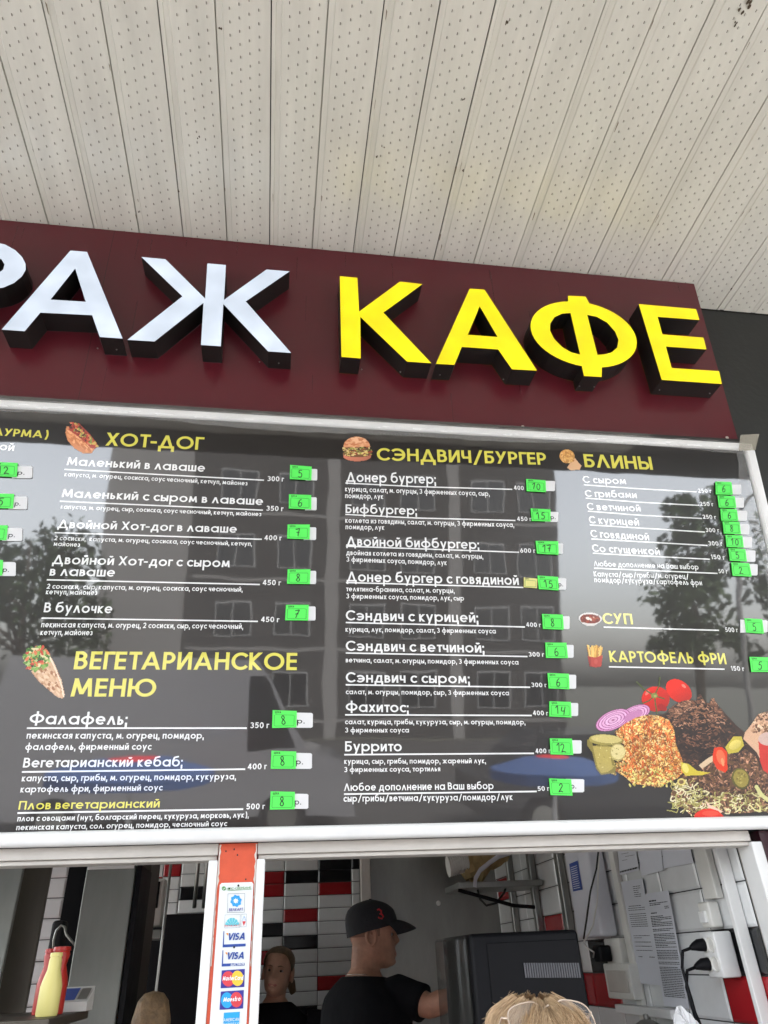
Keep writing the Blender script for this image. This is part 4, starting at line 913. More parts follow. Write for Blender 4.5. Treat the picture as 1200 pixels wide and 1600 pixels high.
# ================================================================== KIOSK INTERIOR
def P_(k, x, y, yy): return aty(*cp(k, x, y), yy)
def PX(k, x, y, xx): return atx(*cp(k, x, y), xx)
def tile_wall(name, label, org, du, dv, nrm, cols, rows, colour, pil=.002, parent=None):
    """cols / rows: boundaries along du / dv; every tile a pillowed quad, all tiles one mesh over dark grout"""
    org, du, dv, nrm = map(lambda a: np.array(a, float), (org, du, dv, nrm)); m = MB()
    a, b, c_, d = cols[0], cols[-1], rows[0], rows[-1]
    m.add([org+du*x+dv*y for x, y in ((a, c_), (b, c_), (b, d), (a, d))], [(0, 1, 2, 3)], 0)
    for i in range(len(cols)-1):
        for j in range(len(rows)-1):
            g = .0016; x0, x1, y0, y1 = cols[i]+g, cols[i+1]-g, rows[j]+g, rows[j+1]-g; b_ = min(.007, (x1-x0)*.25)
            if x1-x0 < .004 or y1-y0 < .004: continue
            h = .004+random.uniform(0, .0006)
            o4 = [(x0, y0), (x1, y0), (x1, y1), (x0, y1)]; i4 = [(x0+b_, y0+b_), (x1-b_, y0+b_), (x1-b_, y1-b_), (x0+b_, y1-b_)]
            m.add([org+du*x+dv*y+nrm*.0015 for x, y in o4]+[org+du*x+dv*y+nrm*(h+pil) for x, y in i4], [(4, 5, 6, 7), (0, 1, 5, 4), (1, 2, 6, 5), (2, 3, 7, 6), (3, 0, 4, 7)], 1+colour(i, j))
    o = m.build(name, [MT['grout'], MT['tile_w'], MT['tile_r'], MT['tile_k']], parent); return tag(o, label, 'wall') if label else o
YB = 5.2
shell = empty('kiosk_room', (-.4, 3.5, .06), 'dim tiled room seen inside the kiosk through the serving windows', 'room')
m = MB(); m.box(XR+.012, XR+.06, 1.96, 5.4, .06, 2.6); m.box(-2.3, XR+.01, YB+.012, YB+.06, .06, 2.6); m.build('wall', MT['pvc_frame'], shell)
m = MB(); m.box(-2.3, XR+.01, 2.01, YB, 2.45, 2.5); m.build('room_ceiling', MT['white'], shell)
# back wall: long bevelled brick tiles
xb = [P_('M', x, 300, YB)[0] for x in (155, 342, 530)]; tw = xb[1]-xb[0]
zr = [P_('M', 250, y, YB)[2] for y in (145, 215, 285, 355, 427, 502, 576, 652, 727, 803, 880)]; th = (zr[0]-zr[-1])/10
cols = [xb[0]+tw*i for i in range(-3, 3)]; cols.append(cols[-1]+tw*.25)
r0 = zr[0]+3*th; rows = [r0-th*i for i in range(22)][::-1]
RC = {1: 'w'}
pat = {(2, 0): 0, (2, 1): 1, (2, 2): 1, (2, 5): 2, (2, 7): 1, (3, -1): 1, (3, 1): 2, (3, 4): 1, (3, 6): 2, (4, 0): 2, (4, 1): 2, (4, 2): 1, (4, 9): 1, (5, 0): 2, (2, 12): 1, (3, 11): 2, (2, -1): 1, (1, 3): 1, (1, 5): 1, (0, 2): 2, (5, 5): 1}
nr = len(rows)-1
tile_wall('tile_facing', None, (0, YB, 0), (1, 0, 0), (0, 0, 1), (0, -1, 0), cols, rows, lambda i, j: pat.get((i, (nr-1-j)-3), 0), .002, shell)
# left part of the back wall: smaller tiles with red ones
xl = [P_('L', x, 350, YB)[0] for x in (890, 995)]; tl = xl[1]-xl[0]; zl = [P_('L', 950, y, YB)[2] for y in (282, 352, 425)]; tzl = (zl[0]-zl[2])/2
cl2 = [xl[0]+tl*i for i in range(-8, 1)]+[xl[0]+tl*i for i in (1, 2, 3)]; cl2 = [c_ for c_ in cl2 if c_ < cols[0]-.01]+[cols[0]-.002]
rl2 = [zl[0]+tzl*(4-i) for i in range(16)][::-1]; nl = len(rl2)-1; i0 = 8
pat2 = {(8, 3): 1, (9, 5): 1, (10, 5): 1, (7, 4): 1, (5, 6): 1, (10, 2): 1}
tile_wall('tile_facing', None, (0, YB, 0), (1, 0, 0), (0, 0, 1), (0, -1, 0), cl2, rl2, lambda i, j: pat2.get((i, nl-1-j), 0), .001, shell)
# right wall tiles
za = [PX('U', x, y, XR)[2] for x, y in ((250, 585), (250, 912))]; tzr = za[0]-za[1]
rows_r = [za[1]+tzr*i for i in range(-5, 6)]
ya = [PX('U', 345, 560, XR)[1], PX('U', 130, 600, XR)[1]]
cols_r = [1.985+.235*i for i in range(14)]; cols_r.append(YB-.01)
def rc(i, j):
    jj = j-5
    if jj == -1: return (2, 0, 0, 0, 2, 0, 0)[i % 7]
    if jj == -2: return (1, 0, 0, 0, 1, 1, 0)[i % 7]
    if jj in (0, 1, 2) and i > 4: return 1 if (i*5+jj*3) % 7 == 2 else 0
    return 0
tile_wall('tile_facing', None, (XR+.010, 0, 0), (0, 1, 0), (0, 0, 1), (-1, 0, 0), cols_r, rows_r, rc, .001, shell)
# stainless partition with white edge strip
YP = 4.0
xa, xz = P_('M', 633, 300, YP)[0], P_('N', 560, 500, YP)[0]
part_ = empty('steel_partition', (.9, YP, .06), 'dull stainless steel partition behind the man in the cap', 'partition')
m = MB(); m.bbox(xa, xz, YP, YP+.03, .06, 2.44, .002); m.build('sheet', MT['steel'], part_)
m = MB(); m.bbox(P_('M', 580, 300, YP)[0], xa-.001, YP-.01, YP+.04, .06, 2.44, .003); m.build('edge_strip', MT['pvc_frame'], part_)
P = P_('N', 180, 445, YP); m = MB(); m.lathe((0, 0, 0), [(.012, 0), (.009, .006), (.0001, .009)], 12); m.v = [(P[0]+a, P[1]-c_, P[2]+b) for a, b, c_ in m.v]; m.build('bolt', MT['white_bar'], part_)
# grey pipes on the far right wall
for (k, x, y, w_) in (('N', 637, 400, .035), ('N', 778, 400, .04), ('N', 945, 300, .045)):
    P = PX(k, x, y, XR-.02); m = MB(); m.bbox(XR-.03, XR+.003, P[1]-w_/2, P[1]+w_/2, .3, 2.4, .006); tag(m.build('wall_pipe', MT['steel']), f'grey vertical service pipe on the right wall, {["farthest", "middle", "nearest"][(637, 778, 945).index(x)]} of three behind the black machine', 'pipe', 'pipes on the kiosk wall')
# ---- left window equipment
def slab(name, label, cat, k, xl_px, xr_px, ytop_px, y, d, m_, z0=1.05, extra=None):
    a, b = P_(k, *xl_px, y), P_(k, *xr_px, y); t = P_(k, *ytop_px, y)[2]
    o = empty(name, (.5*(a[0]+b[0]), y, z0), label, cat); mm = MB(); mm.bbox(a[0], b[0], y, y+d, z0, t, .004); mm.build('body', m_, o); return o, a[0], b[0], t
tall = (100, 120)
o, a, b, t = slab('steel_cupboard', 'pale grey steel cupboard at the far left of the left window', 'cupboard', 'L', (-160, 230), (128, 230), (60, 60), 2.45, .02, MT['steel_shaded'])
o, a, b, t = slab('grill_shield', 'steel shield with a painted-in brown reflection next to the pale cupboard', 'shield', 'L', (131, 230), (284, 230), (60, 60), 2.55, .02, MT['steel_brown'])
x0, x1 = P_('L', 286, 300, 3.3)[0], P_('L', 372, 300, 3.3)[0]
tz = [P_('L', 300, y, 3.3)[2] for y in (290, 398, 510, 628)]; dz = (tz[0]-tz[3])/3
o = tile_wall('tiled_pillar', 'narrow pillar of grey white tiles behind the sauce bottles', (0, 3.3, 0), (1, 0, 0), (0, 0, 1), (0, -1, 0), [x0-.05, x1], [tz[0]+dz*(2-i) for i in range(12)][::-1], lambda i, j: 2 if j >= 10 else 0, .001); o['category'] = 'pillar'
o, a, b, t = slab('steel_cabinet', 'tall grey stainless cabinet door in the left window', 'cabinet', 'L', (478, 240), (746, 240), (620, 218), 2.75, .35, MT['steel_shaded'])
m = MB(); m.bbox(b+.003, b+.02, 2.76, 3.0, 1.05, t, .002); m.build('door_edge', MT['black'], o)
m = MB(); m.bbox(a+.004, b-.004, 2.745, 2.7495, t-.012, t-.002, .001); m.build('door_lip', MT['white_bar'], o)
o, a, b, t = slab('steel_column', 'narrow dark steel column right of the tall cabinet', 'column', 'L', (766, 240), (832, 240), (800, 150), 3.0, .25, MT['steel_brown'])
# black block added as the shade of the dark gap, with a hanging hose
m = MB(); x0_, x1_ = P_('L', 360, 300, 3.5)[0], P_('L', 500, 300, 3.5)[0]; m.bbox(x0_, x1_, 3.5, 3.6, .06, 2.3, .005); tag(m.build('shade_block', MT['black']), 'black block standing in for shade in the gap behind the hose', 'cabinet')
hp = [P_('T', x, y, 2.9) for x, y in ((443, 1000), (447, 900), (470, 820), (510, 780), (540, 790), (550, 850), (590, 900), (640, 960))]
m = MB(); m.tube(hp, .004, 8); tag(m.build('hose', MT['steel'], smooth=True), 'thin grey hose arching behind the yellow sauce bottle', 'hose')
m = MB(); hh = P_('T', 495, 680, 3.0); m.bbox(hh[0]-.02, hh[0]+.025, 3.0, 3.06, hh[2]-.40, hh[2]-.02, .012); tag(m.build('gas_valve', MT['black_m'], smooth='auto'), 'black valve body hanging above the sauce bottles', 'valve')
# wall box with a dark window
P0, P1 = P_('L', 805, 300, 3.7), P_('L', 884, 555, 3.7)
eb = empty('breaker_box', (.5*(P0[0]+P1[0]), 3.7, P1[2]), 'white breaker box with a dark window on the wall', 'box')
m = MB(); m.bbox(P0[0], P1[0]+.0, 3.7, 3.8, P1[2], P_('L', 840, 292, 3.7)[2], .01); m.build('housing', MT['white'], eb, smooth='auto')
m = MB(); m.bbox(P0[0]+.015, P1[0]-.02, 3.692, 3.702, P1[2]+.07, P_('L', 840, 310, 3.7)[2], .004); m.build('dark_window', MT['black'], eb)
m = MB(); s0 = P_('L', 790, 580, 3.7); m.bbox(s0[0], P1[0]+.01, 3.66, 3.8, s0[2]-.035, s0[2], .004); tag(m.build('wall_shelf', MT['steel']), 'short grey shelf below the white breaker box', 'shelf')
# dark fridge under the left tiles
z_ = P_('L', 1000, 486, 4.3)[2]; xa_, xc_ = P_('L', 800, 600, 4.3)[0], P_('L', 1290, 600, 4.3)[0]
fr = empty('dark_fridge', (xa_+.4, 4.3, .06), 'black fridge below the red and white tiles in the left window', 'fridge')
m = MB(); m.bbox(xa_, xc_, 4.3, 4.9, .06, z_, .01); m.build('body', MT['black'], fr)
m = MB(); m.tube([(xa_+.34, 4.285, z_-.55), (xa_+.34, 4.27, z_-.5), (xa_+.34, 4.27, z_-.2), (xa_+.34, 4.285, z_-.15)], .008, 8); m.build('handle', MT['steel'], fr)
for x in (1092, 1142):
    A = P_('L', x, 220, 4.6); B_ = P_('L', x-8, 455, 4.6); m = MB(); m.tube([(A[0], 4.6, B_[2]), (A[0], 4.6, A[2]+.3)], .011, 10); tag(m.build('hanging_rail', MT['steel'], smooth=True), f'{"left" if x < 1100 else "right"} of two thin grey rods before the red tiles', 'rod', 'rods before the tiles')
# doner on its skewer
dc = P_('L', 832, 1090, 2.6); dt = P_('L', 836, 912, 2.6); hgt = dt[2]-1.02
dn = empty('doner_skewer', (dc[0], 2.6, 1.03), 'brown pressed meat cone standing on a thin steel skewer', 'doner kebab')
prof = [(.045, 1.06-1.03), (.05, 1.10-1.03), (.062, 1.2-1.03), (.066, 1.4-1.03), (.062, dt[2]-.16-1.03), (.055, dt[2]-.07-1.03), (.044, dt[2]-.025-1.03), (.028, dt[2]-.006-1.03), (.001, dt[2]-1.03)]
m = MB(); m.lathe((dc[0], 2.6, 1.03), prof, 28); m.build('meat', mat('doner meat', (.22, .14, .07), .6, noise=.5, nscale=45, bump=.6, bscale=90), dn, smooth=True)
m = MB(); m.tube([(dc[0], 2.6, 1.06), (dc[0]+.012, 2.6, 2.2)], .0045, 8); m.build('skewer', MT['steel'], dn, smooth=True)
m = MB(); m.lathe((dc[0], 2.6, 1.03), [(.12, 0), (.12, .012), (.05, .018), (.001, .018)], 24); m.build('drip_tray', MT['steel'], dn)
# shelf with sauce bottles and scale
bz = P_('L', 240, 1052, 2.12)[2]
tb_ = empty('side_shelf', (-.48, 2.2, 1.05), 'dark shelf holding the sauce bottles and scale at the lower left', 'shelf')
sx0, sx1 = P_('L', 120, 1060, 2.12)[0], P_('L', 420, 1060, 2.3)[0]
m = MB(); m.bbox(sx0-.3, sx1, 2.02, 2.45, bz-.022, bz-.001, .003); m.build('board', MT['steel_brown'], tb_)
for xx in (sx0-.2, sx1-.05):
    m = MB(); m.bbox(xx-.012, xx+.012, 2.10, 2.14, 1.051, bz-.023, .002); m.build('bracket', MT['steel_brown'], tb_)
def bottle(name, label, c_, wtop, wbot, h, m_, capm):
    o = empty(name, tuple(c_), label, 'bottle'); f = lambda r, z: (r, z)
    m = MB(); m.lathe(c_, [(.001, 0), (wbot*.96, 0), (wbot, .006), (wbot, h*.45), (wbot*.9, h*.54), (wbot*.62, h*.72), (wtop*1.25, h*.88), (wtop*1.1, h*.93)], 20); m.build('body', m_, o, smooth='auto')
    m = MB(); m.lathe((c_[0], c_[1], c_[2]+h*.932), [(wtop*1.3, 0), (wtop*1.2, h*.06), (wtop*.5, h*.07), (.001, h*.07)], 16); m.build('cap', capm, o, smooth='auto'); return o
hb = P_('L', 285, 700, 2.12)[2]-bz; cy = P_('L', 240, 1045, 2.12)
yb = mat('mayo yellow', (.68, .60, .20), .4); rb_ = mat('ketchup red', (.42, .02, .012), .35)
o = bottle('sauce_bottle', 'pale yellow squeeze bottle standing in front of the red ones', (cy[0]+.006, 2.12, bz), .0115, .0245, hb, yb, yb)
hr = P_('L', 295, 668, 2.2)[2]-bz; c2 = P_('L', 292, 1040, 2.2)
bottle('sauce_bottle', 'red squeeze bottle half hidden right behind the yellow bottle', (c2[0]-.004, 2.2, bz), .017, .026, hr, rb_, rb_)
c3 = P_('L', 196, 1040, 2.2); bottle('sauce_bottle', 'red squeeze bottle peeking out left of the yellow bottle', (c3[0]+.006, 2.23, bz), .014, .023, hr*.98, rb_, rb_)
# weighing scale head
s0 = P_('L', 385, 960, 2.32); wq = .036
scl = empty('kitchen_scale', (s0[0], 2.32, bz), 'small white scale with a blue display panel beside the bottles', 'scale')
m = MB(); vs = [(-.04, -.03, 0), (.05, -.03, 0), (.05, .05, 0), (-.04, .05, 0), (-.04, -.03, .02), (.05, -.03, .02), (.05, .045, .052), (-.04, .045, .052)]
m.add([(s0[0]+x, 2.32+y, bz+z) for x, y, z in vs], [(0, 3, 2, 1), (4, 5, 6, 7), (0, 1, 5, 4), (1, 2, 6, 5), (2, 3, 7, 6), (3, 0, 4, 7)]); m.build('housing', MT['white'], scl)
def incl(u, v, k): # point on the inclined face of the scale
    a = np.array((-.04, -.03, .02)); b = np.array((.05, -.03, .02)); c_ = np.array((-.04, .045, .052)); n = np.cross(b-a, c_-a); n /= np.linalg.norm(n); p = a+(b-a)*u+(c_-a)*v+n*k; return (s0[0]+p[0], 2.32+p[1], bz+p[2])
for nm, u0, u1, v0, v1, mt in (('blue_panel', .08, .62, .12, .88, IC['blue']), ('keypad', .68, .94, .15, .85, MT['steel'])):
    m = MB(); m.add([incl(*q_, .001) for q_ in ((u0, v0), (u1, v0), (u1, v1), (u0, v1))], [(0, 1, 2, 3)]); m.build(nm, mt, scl)
# ---- black machine at the right window
YM = 2.22
tlx, trx = P_('N', 372, 640, YM)[0], P_('N', 1050, 606, YM)[0]; tz_ = P_('N', 700, 622, YM)[2]
cm = empty('black_machine', (.5*(tlx+trx), YM, 1.05), 'large black countertop machine with a slotted back panel', 'machine')
m = MB(); m.bbox(tlx, trx, YM, YM+.36, 1.07, tz_, .012); m.build('body', MT['black'], cm, smooth='auto')
m = MB(); xj = P_('N', 478, 690, YM)[0]; zj = P_('N', 700, 685, YM)[2]; m.bbox(xj, trx-.008, YM-.004, YM+.002, 1.10, zj, .002); m.build('back_panel', MT['black'], cm)
m = MB()
for i in range(23):
    x = P_('N', 712+i*15.2, 815, YM-.006)[0]; za_, zb_ = P_('N', 712+i*15.2, 818, YM-.006)[2], P_('N', 712+i*15.2, 912, YM-.006)[2]; m.box(x, x+.0042, YM-.0075, YM-.0045, zb_, za_)
m.build('vent_slats', mat('vent grey', (.10, .10, .11), .5), cm)
m = MB(); xg = P_('N', 288, 640, YM)[0]; m.bbox(xg, tlx-.003, YM+.01, YM+.30, 1.1, tz_-.004, .01); m.build('side_window', mat('smoked panel', (.05, .05, .045), .12, alpha=.30), cm, smooth='auto')
for xx in (tlx+.04, trx-.04):
    m = MB(); m.lathe((xx, YM+.1, 1.05), [(.001, 0), (.02, 0), (.018, .02), (.001, .02)], 12); m.build('foot', MT['black_m'], cm)
# ---- shelf high up with cups and a paper bag
YS = 3.55
sa, sb = P_('N', 280, 330, YS), P_('N', 640, 330, YS)
hs = empty('high_shelf', (.5*(sa[0]+sb[0]), YS, sa[2]), 'grey bracket shelf high on the right wall of the room', 'shelf')
m = MB(); m.bbox(sa[0]+.02, XR-.004, YS, YS+.3, sa[2]-.015, sa[2]+.01, .003); m.build('board', MT['steel'], hs)
m = MB(); m.tube([(sa[0]+.02, YS+.02, sa[2]-.02), (sb[0], YS+.02, sa[2]-.09), (sb[0]+.1, YS+.02, sa[2]-.10)], .008, 8); m.build('bracket', MT['black'], hs)
m = MB(); m.tube([P_('N', x, y, YS+.1) for x, y in ((425, 360), (440, 420), (480, 460), (540, 445), (590, 380), (615, 310))], .005, 8); tag(m.build('cable', MT['ink'], smooth=True), 'black cable looping under the high shelf', 'cable')
c0 = P_('N', 262, 260, YS); c1 = P_('N', 372, 245, YS); st = empty('cup_stack', (c0[0], YS, sa[2]+.012), 'stack of ribbed white paper cups lying on the high shelf', 'cups')
m = MB(); n_ = 9
for i in range(n_):
    f = i/(n_-1); x = c0[0]+(c1[0]-c0[0])*f; m.tube([(x, YS+.06, c0[2]+.035+.05*f*.4), (x+.010, YS+.06, c0[2]+.036+.05*f*.4)], [.046, .040], 16)
m.build('cup_stack_body', MT['white'], st, smooth='auto')
m = MB(); rgb = []
bx0 = P_('N', 365, 240, YS); bx1 = P_('N', 625, 130, YS)
for i in range(11):
    f = i/10; x = bx0[0]+(bx1[0]-bx0[0])*f; z = bx0[2]+(bx1[2]-bx0[2])*f*.75; h = .055+.02*math.sin(f*5); rgb.append([(x+.008*math.sin(a*3+i), YS+.08+.05*math.cos(a)+.006*math.sin(i*2.1+a*2), z+.02+h*math.sin(a)*(1+.25*math.sin(a*2+i*1.3))) for a in np.linspace(0, 2*math.pi, 14, endpoint=False)])
m.loft(rgb); tag(m.build('paper_bag', mat('kraft paper', (.40, .29, .13), .7, noise=.3, nscale=12), smooth=False), 'crumpled kraft paper bag beside the white cups', 'bag')
m = MB(); m.tube([P_('N', x, y, YS-.02) for x, y in ((408, 345), (412, 290), (440, 240), (495, 195), (560, 150), (630, 128))], [(.016, .004)]*6, 8); tag(m.build('torn_paper', MT['paper']), 'curled strip of white paper hanging off the paper bag', 'paper')
# ---- things on the right wall
def on_r(k, pts, xx): return [PX(k, x, y, xx) for x, y in pts]
def wall_sheet(name, label, cat, k, pts, lines=None, off=.006, mt=None, grp=None):
    xx = XR-off; q = on_r(k, pts, xx); o = empty(name, tuple(q[3]), label, cat, grp)
    m = MB(); m.add(q+[(p[0]+.0008, p[1], p[2]) for p in q], [(3, 2, 1, 0), (4, 5, 6, 7), (0, 1, 5, 4), (1, 2, 6, 5), (2, 3, 7, 6), (3, 0, 4, 7)]); m.build('sheet', mt or MT['paper'], o)
    if lines:
        q = [np.array(p) for p in q]; b2 = lambda x, y: (q[3]*(1-x)+q[2]*x)*(1-y)+(q[0]*(1-x)+q[1]*x)*y+np.array((-.0009, 0, 0)); m = MB()
        for y, x0, x1, h in lines:
            x = x0
            while x < x1-.01:
                w_ = min(rr(.03, .13), x1-x); m.add([b2(x, y), b2(x+w_, y), b2(x+w_, y+h), b2(x, y+h)], [(0, 1, 2, 3)]); x += w_+.012
        m.build('printed_text', MT['ink'], o)
    return o
def para(y0, y1, x0=.12, x1=.92, s=.014, h=.005, skip=.12):
    o = []; y = y1
    while y > y0:
        if random.random() > skip: o.append((y, x0, x1 if random.random() > .2 else rr(.4, x1), h))
        y -= s
    return o
G_ = 'notices pinned to the right wall'
wall_sheet('wall_notice', 'long white notice with faint centred print, left of the densely printed one', 'notice', 'O', ((332, 368), (462, 348), (575, 975), (450, 962)), [(.93-.02*i, .55, rr(.7, .9), .006) for i in range(6)]+[(.74, .2, .75, .006)]+para(.5, .72, .15, .9, .02, .005, .25)+para(.3, .45, .15, .9, .02, .005, .2)+[(.25, .2, .4, .006), (.25, .7, .95, .006)], grp=G_)
wall_sheet('wall_notice', 'long white notice densely printed with dark lines beside the sockets', 'notice', 'O', ((476, 438), (615, 417), (738, 1112), (592, 1094)), [(.92, .15, .45, .012), (.90, .15, .9, .006), (.885, .15, .6, .006), (.86, .75, .92, .006), (.845, .75, .92, .006), (.81, .15, .4, .008)]+para(.08, .78, .1, .95, .0145, .006, .10), off=.012, grp=G_)
wall_sheet('wall_notice', 'small white sheet with a line diagram high on the right wall', 'notice', 'O', ((318, 130), (418, 118), (443, 298), (330, 328)), [(.8, .2, .7, .012), (.7, .3, .8, .012), (.6, .2, .6, .012), (.5, .4, .9, .012), (.4, .2, .5, .012), (.06, .05, .95, .05)], grp=G_)
wall_sheet('wall_notice', 'blank white sheet hanging between the diagram and the framed sheet', 'notice', 'O', ((424, 120), (566, 100), (586, 300), (460, 332)), None, .009, grp=G_)
wall_sheet('wall_notice', 'white sheet nearest the window jamb, tucked under the window head', 'notice', 'O', ((570, 105), (728, 85), (762, 256), (590, 288)), None, .006, grp=G_)
# white water heater with blue label
hx = XR-.07; a_ = PX('O', 318, 640, XR-.004); b_ = PX('O', 20, 300, hx); zt_ = 2.1; zb0 = PX('O', 200, 690, hx)[2]
wh = empty('water_heater', (hx, .5*(a_[1]+b_[1]), zb0), 'white wall mounted box with a blue and white label', 'water heater')
m = MB(); m.bbox(hx, XR-.004, a_[1], b_[1], zb0, zt_, .012); m.build('housing', MT['paper'], wh, smooth='auto')
q = on_r('O', ((35, 262), (85, 242), (113, 412), (58, 424)), hx-.002); m = MB(); m.add(q, [(3, 2, 1, 0)]); m.build('label', IC['blue'], wh)
q = [np.array(p) for p in q]; m = MB()
for i in range(11):
    y = .08+.075*i; L_ = lambda x, y: (q[3]*(1-x)+q[2]*x)*(1-y)+(q[0]*(1-x)+q[1]*x)*y+np.array((-.001, 0, 0)); m.add([L_(.12, y), L_(rr(.75, .9), y), L_(rr(.75, .9), y+.02), L_(.12, y+.02)], [(0, 1, 2, 3)])
m.build('label_print', IC['wht'], wh)
# ducts
def duct(k, xa, xb, y, z0, z1, d, label, mt='white'):
    A, B_ = PX(k, xa, y, XR-d), PX(k, xb, y, XR-d); m = MB(); m.bbox(XR-d, XR+.003, min(A[1], B_[1]), max(A[1], B_[1]), z0, z1, .003); return tag(m.build('cable_duct', MT[mt]), label, 'cable duct', 'cable ducts on the right wall')
zsw = PX('U', 200, 690, XR)[2]
duct('U', 98, 190, 300, zsw, 1.95, .018, 'wide white cable duct ending at the light switch')
duct('U', 245, 272, 300, 1.05, 1.95, .03, 'bright narrow white duct running down past the socket block', 'white_bar')
duct('O', 262, 290, 200, 1.3, 1.95, .015, 'thin white duct to the right of the water heater')
duct('U', 372, 382, 640, 1.62, 1.95, .006, 'very thin dark cable duct nearest the window jamb', 'ink')
# switch and sockets
sx = XR-.035; a_ = PX('U', 200, 720, sx); b_ = PX('U', 140, 740, sx); z1_, z0_ = PX('U', 170, 735, sx)[2], PX('U', 200, 895, sx)[2]
sw = empty('light_switch', (sx, a_[1], z0_), 'cream light switch above the socket block', 'switch')
m = MB(); m.bbox(sx, XR-.001, a_[1]-.01, b_[1], z0_, z1_+.01, .006); m.build('housing', MT['white'], sw, smooth='auto')
m = MB(); m.bbox(sx-.008, sx+.004, a_[1]+.008, b_[1]-.008, z0_+.012, z1_-.012, .003); m.build('rocker', MT['white_bar'], sw)
bx = XR-.055; a_ = PX('U', 250, 920, bx); b_ = PX('U', 150, 940, bx); z1_ = PX('U', 190, 925, bx)[2]; z0_ = PX('U', 270, 1262, bx)[2]
sk = empty('socket_block', (bx, a_[1], z0_), 'white block of four sockets with two black plugs', 'socket')
m = MB(); m.bbox(bx, XR-.001, a_[1], b_[1], z0_, z1_, .005); m.build('housing', MT['white_bar'], sk, smooth='auto')
dy, dz_ = b_[1]-a_[1], z1_-z0_
socks = []
for i in (0, 1):
    for j in (0, 1):
        cy_, cz_ = a_[1]+dy*(.27+.46*i), z0_+dz_*(.30+.42*j); m = MB(); m.lathe((0, 0, 0), [(.019, 0), (.0175, .004), (.0165, .002), (.015, -.004), (.001, -.004)], 20)
        m.v = [(bx-.001-c_, cy_+a, cz_+b) for a, b, c_ in m.v]; m.build('socket', MT['white'], sk, smooth='auto'); socks.append((cy_, cz_))
for i, (cy_, cz_) in enumerate(socks[2:]):
    pl = empty('power_plug', (bx-.03, cy_, cz_), f'black plug in the {"lower" if i == 0 else "upper"} far socket with its cable hanging down', 'plug', 'plugs in the socket block')
    m = MB(); m.tube([(bx-.003, cy_, cz_), (bx-.02, cy_, cz_), (bx-.035, cy_, cz_-.003), (bx-.045, cy_, cz_-.006)], [.016, .015, .010, .006], 12); m.build('body', MT['black'], pl, smooth='auto')
    m = MB(); m.tube([(bx-.045, cy_, cz_-.006), (bx-.07, cy_, cz_-.012), (bx-.085, cy_-.004, cz_-.05), (bx-.08, cy_-.01, cz_-.15), (bx-.07+.03*i, cy_-.02, cz_-.3), (bx-.06, cy_, 1.06)], .0042, 8); m.build('cable', MT['black'], pl, smooth=True)
# charger, adapter box and meter box further back
A = PX('O', 275, 785, XR-.03); ch_ = empty('phone_charger', (XR-.03, A[1], A[2]-.03), 'black charger plugged into a white socket right of the heater', 'charger')
m = MB(); m.bbox(XR-.075, XR-.032, A[1]-.02, A[1]+.05, A[2]-.025, A[2]+.025, .006); m.build('body', MT['black'], ch_, smooth='auto')
m = MB(); m.bbox(XR-.03, XR-.002, A[1]-.09, A[1]+.04, A[2]-.04, A[2]+.045, .005); m.build('socket', MT['white'], ch_, smooth='auto')
m = MB(); m.tube([(XR-.075, A[1]+.05, A[2]-.01)]+[PX('O', x, y, XR-.09) for x, y in ((180, 780), (135, 750), (122, 715), (140, 690), (175, 620), (200, 480), (205, 320), (212, 150))], .003, 6); m.build('white_cable', MT['white'], ch_, smooth=True)
m = MB(); m.tube([PX('O', x, y, XR-.12) for x, y in ((120, 700), (135, 600), (160, 420), (195, 290), (210, 150))], .0035, 6); tag(m.build('cable', MT['ink'], smooth=True), 'long black cable hanging in front of the white water heater', 'cable')
A, B_ = PX('O', 380, 860, XR-.04), PX('O', 240, 900, XR-.04); z1_, z0_ = PX('O', 300, 845, XR-.04)[2], PX('O', 330, 1055, XR-.04)[2]
mb_ = empty('meter_box', (XR-.04, A[1], z0_), 'cream plastic meter box beneath the black charger', 'box'); m = MB(); m.bbox(XR-.04, XR-.001, A[1], B_[1], z0_, z1_, .005); m.build('housing', MT['white'], mb_, smooth='auto')
m = MB(); m.bbox(XR-.046, XR-.038, A[1]+.02, B_[1]-.03, z0_+.02, z1_-.02, .003); m.build('lid', MT['pvc_frame'], mb_)
A, B_ = PX('O', 668, 1150, XR-.03), PX('O', 330, 1075, XR-.03); rl = MB(); rl.bbox(XR-.05, XR-.002, A[1], B_[1], A[2]-.01, A[2]+.014, .003); tag(rl.build('wall_rail', MT['white_bar']), 'white horizontal rail low on the right wall', 'rail')
A = PX('O', 490, 1190, XR-.08); m = MB(); m.lathe((A[0], A[1], A[2]-.16), [(.001, 0), (.05, 0), (.052, .12), (.046, .15), (.02, .165), (.008, .168), (.008, .18), (.001, .182)], 20); tag(m.build('steel_pot', MT['steel'], smooth='auto'), 'small steel lidded pot below the notices', 'pot')
# crumpled white plastic bag
A = PX('O', 740, 1180, XR-.16); m = MB(); rings = []
for i in range(14):
    f = i/13; r_ = .06*(1-f)**.6+.008; rings.append([(A[0]+r_*math.cos(a)*(1+.25*math.sin(3*a+i*.9))-.02*f, A[1]+r_*math.sin(a)*(1+.2*math.sin(5*a+i)), A[2]-.175+.20*f+.008*math.sin(4*a+i)) for a in np.linspace(0, 2*math.pi, 22, endpoint=False)])
m.loft(rings); tag(m.build('plastic_bag', mat('thin plastic', (.75, .75, .76), .3, alpha=.85)), 'crumpled white plastic bag in front of the notices', 'bag')

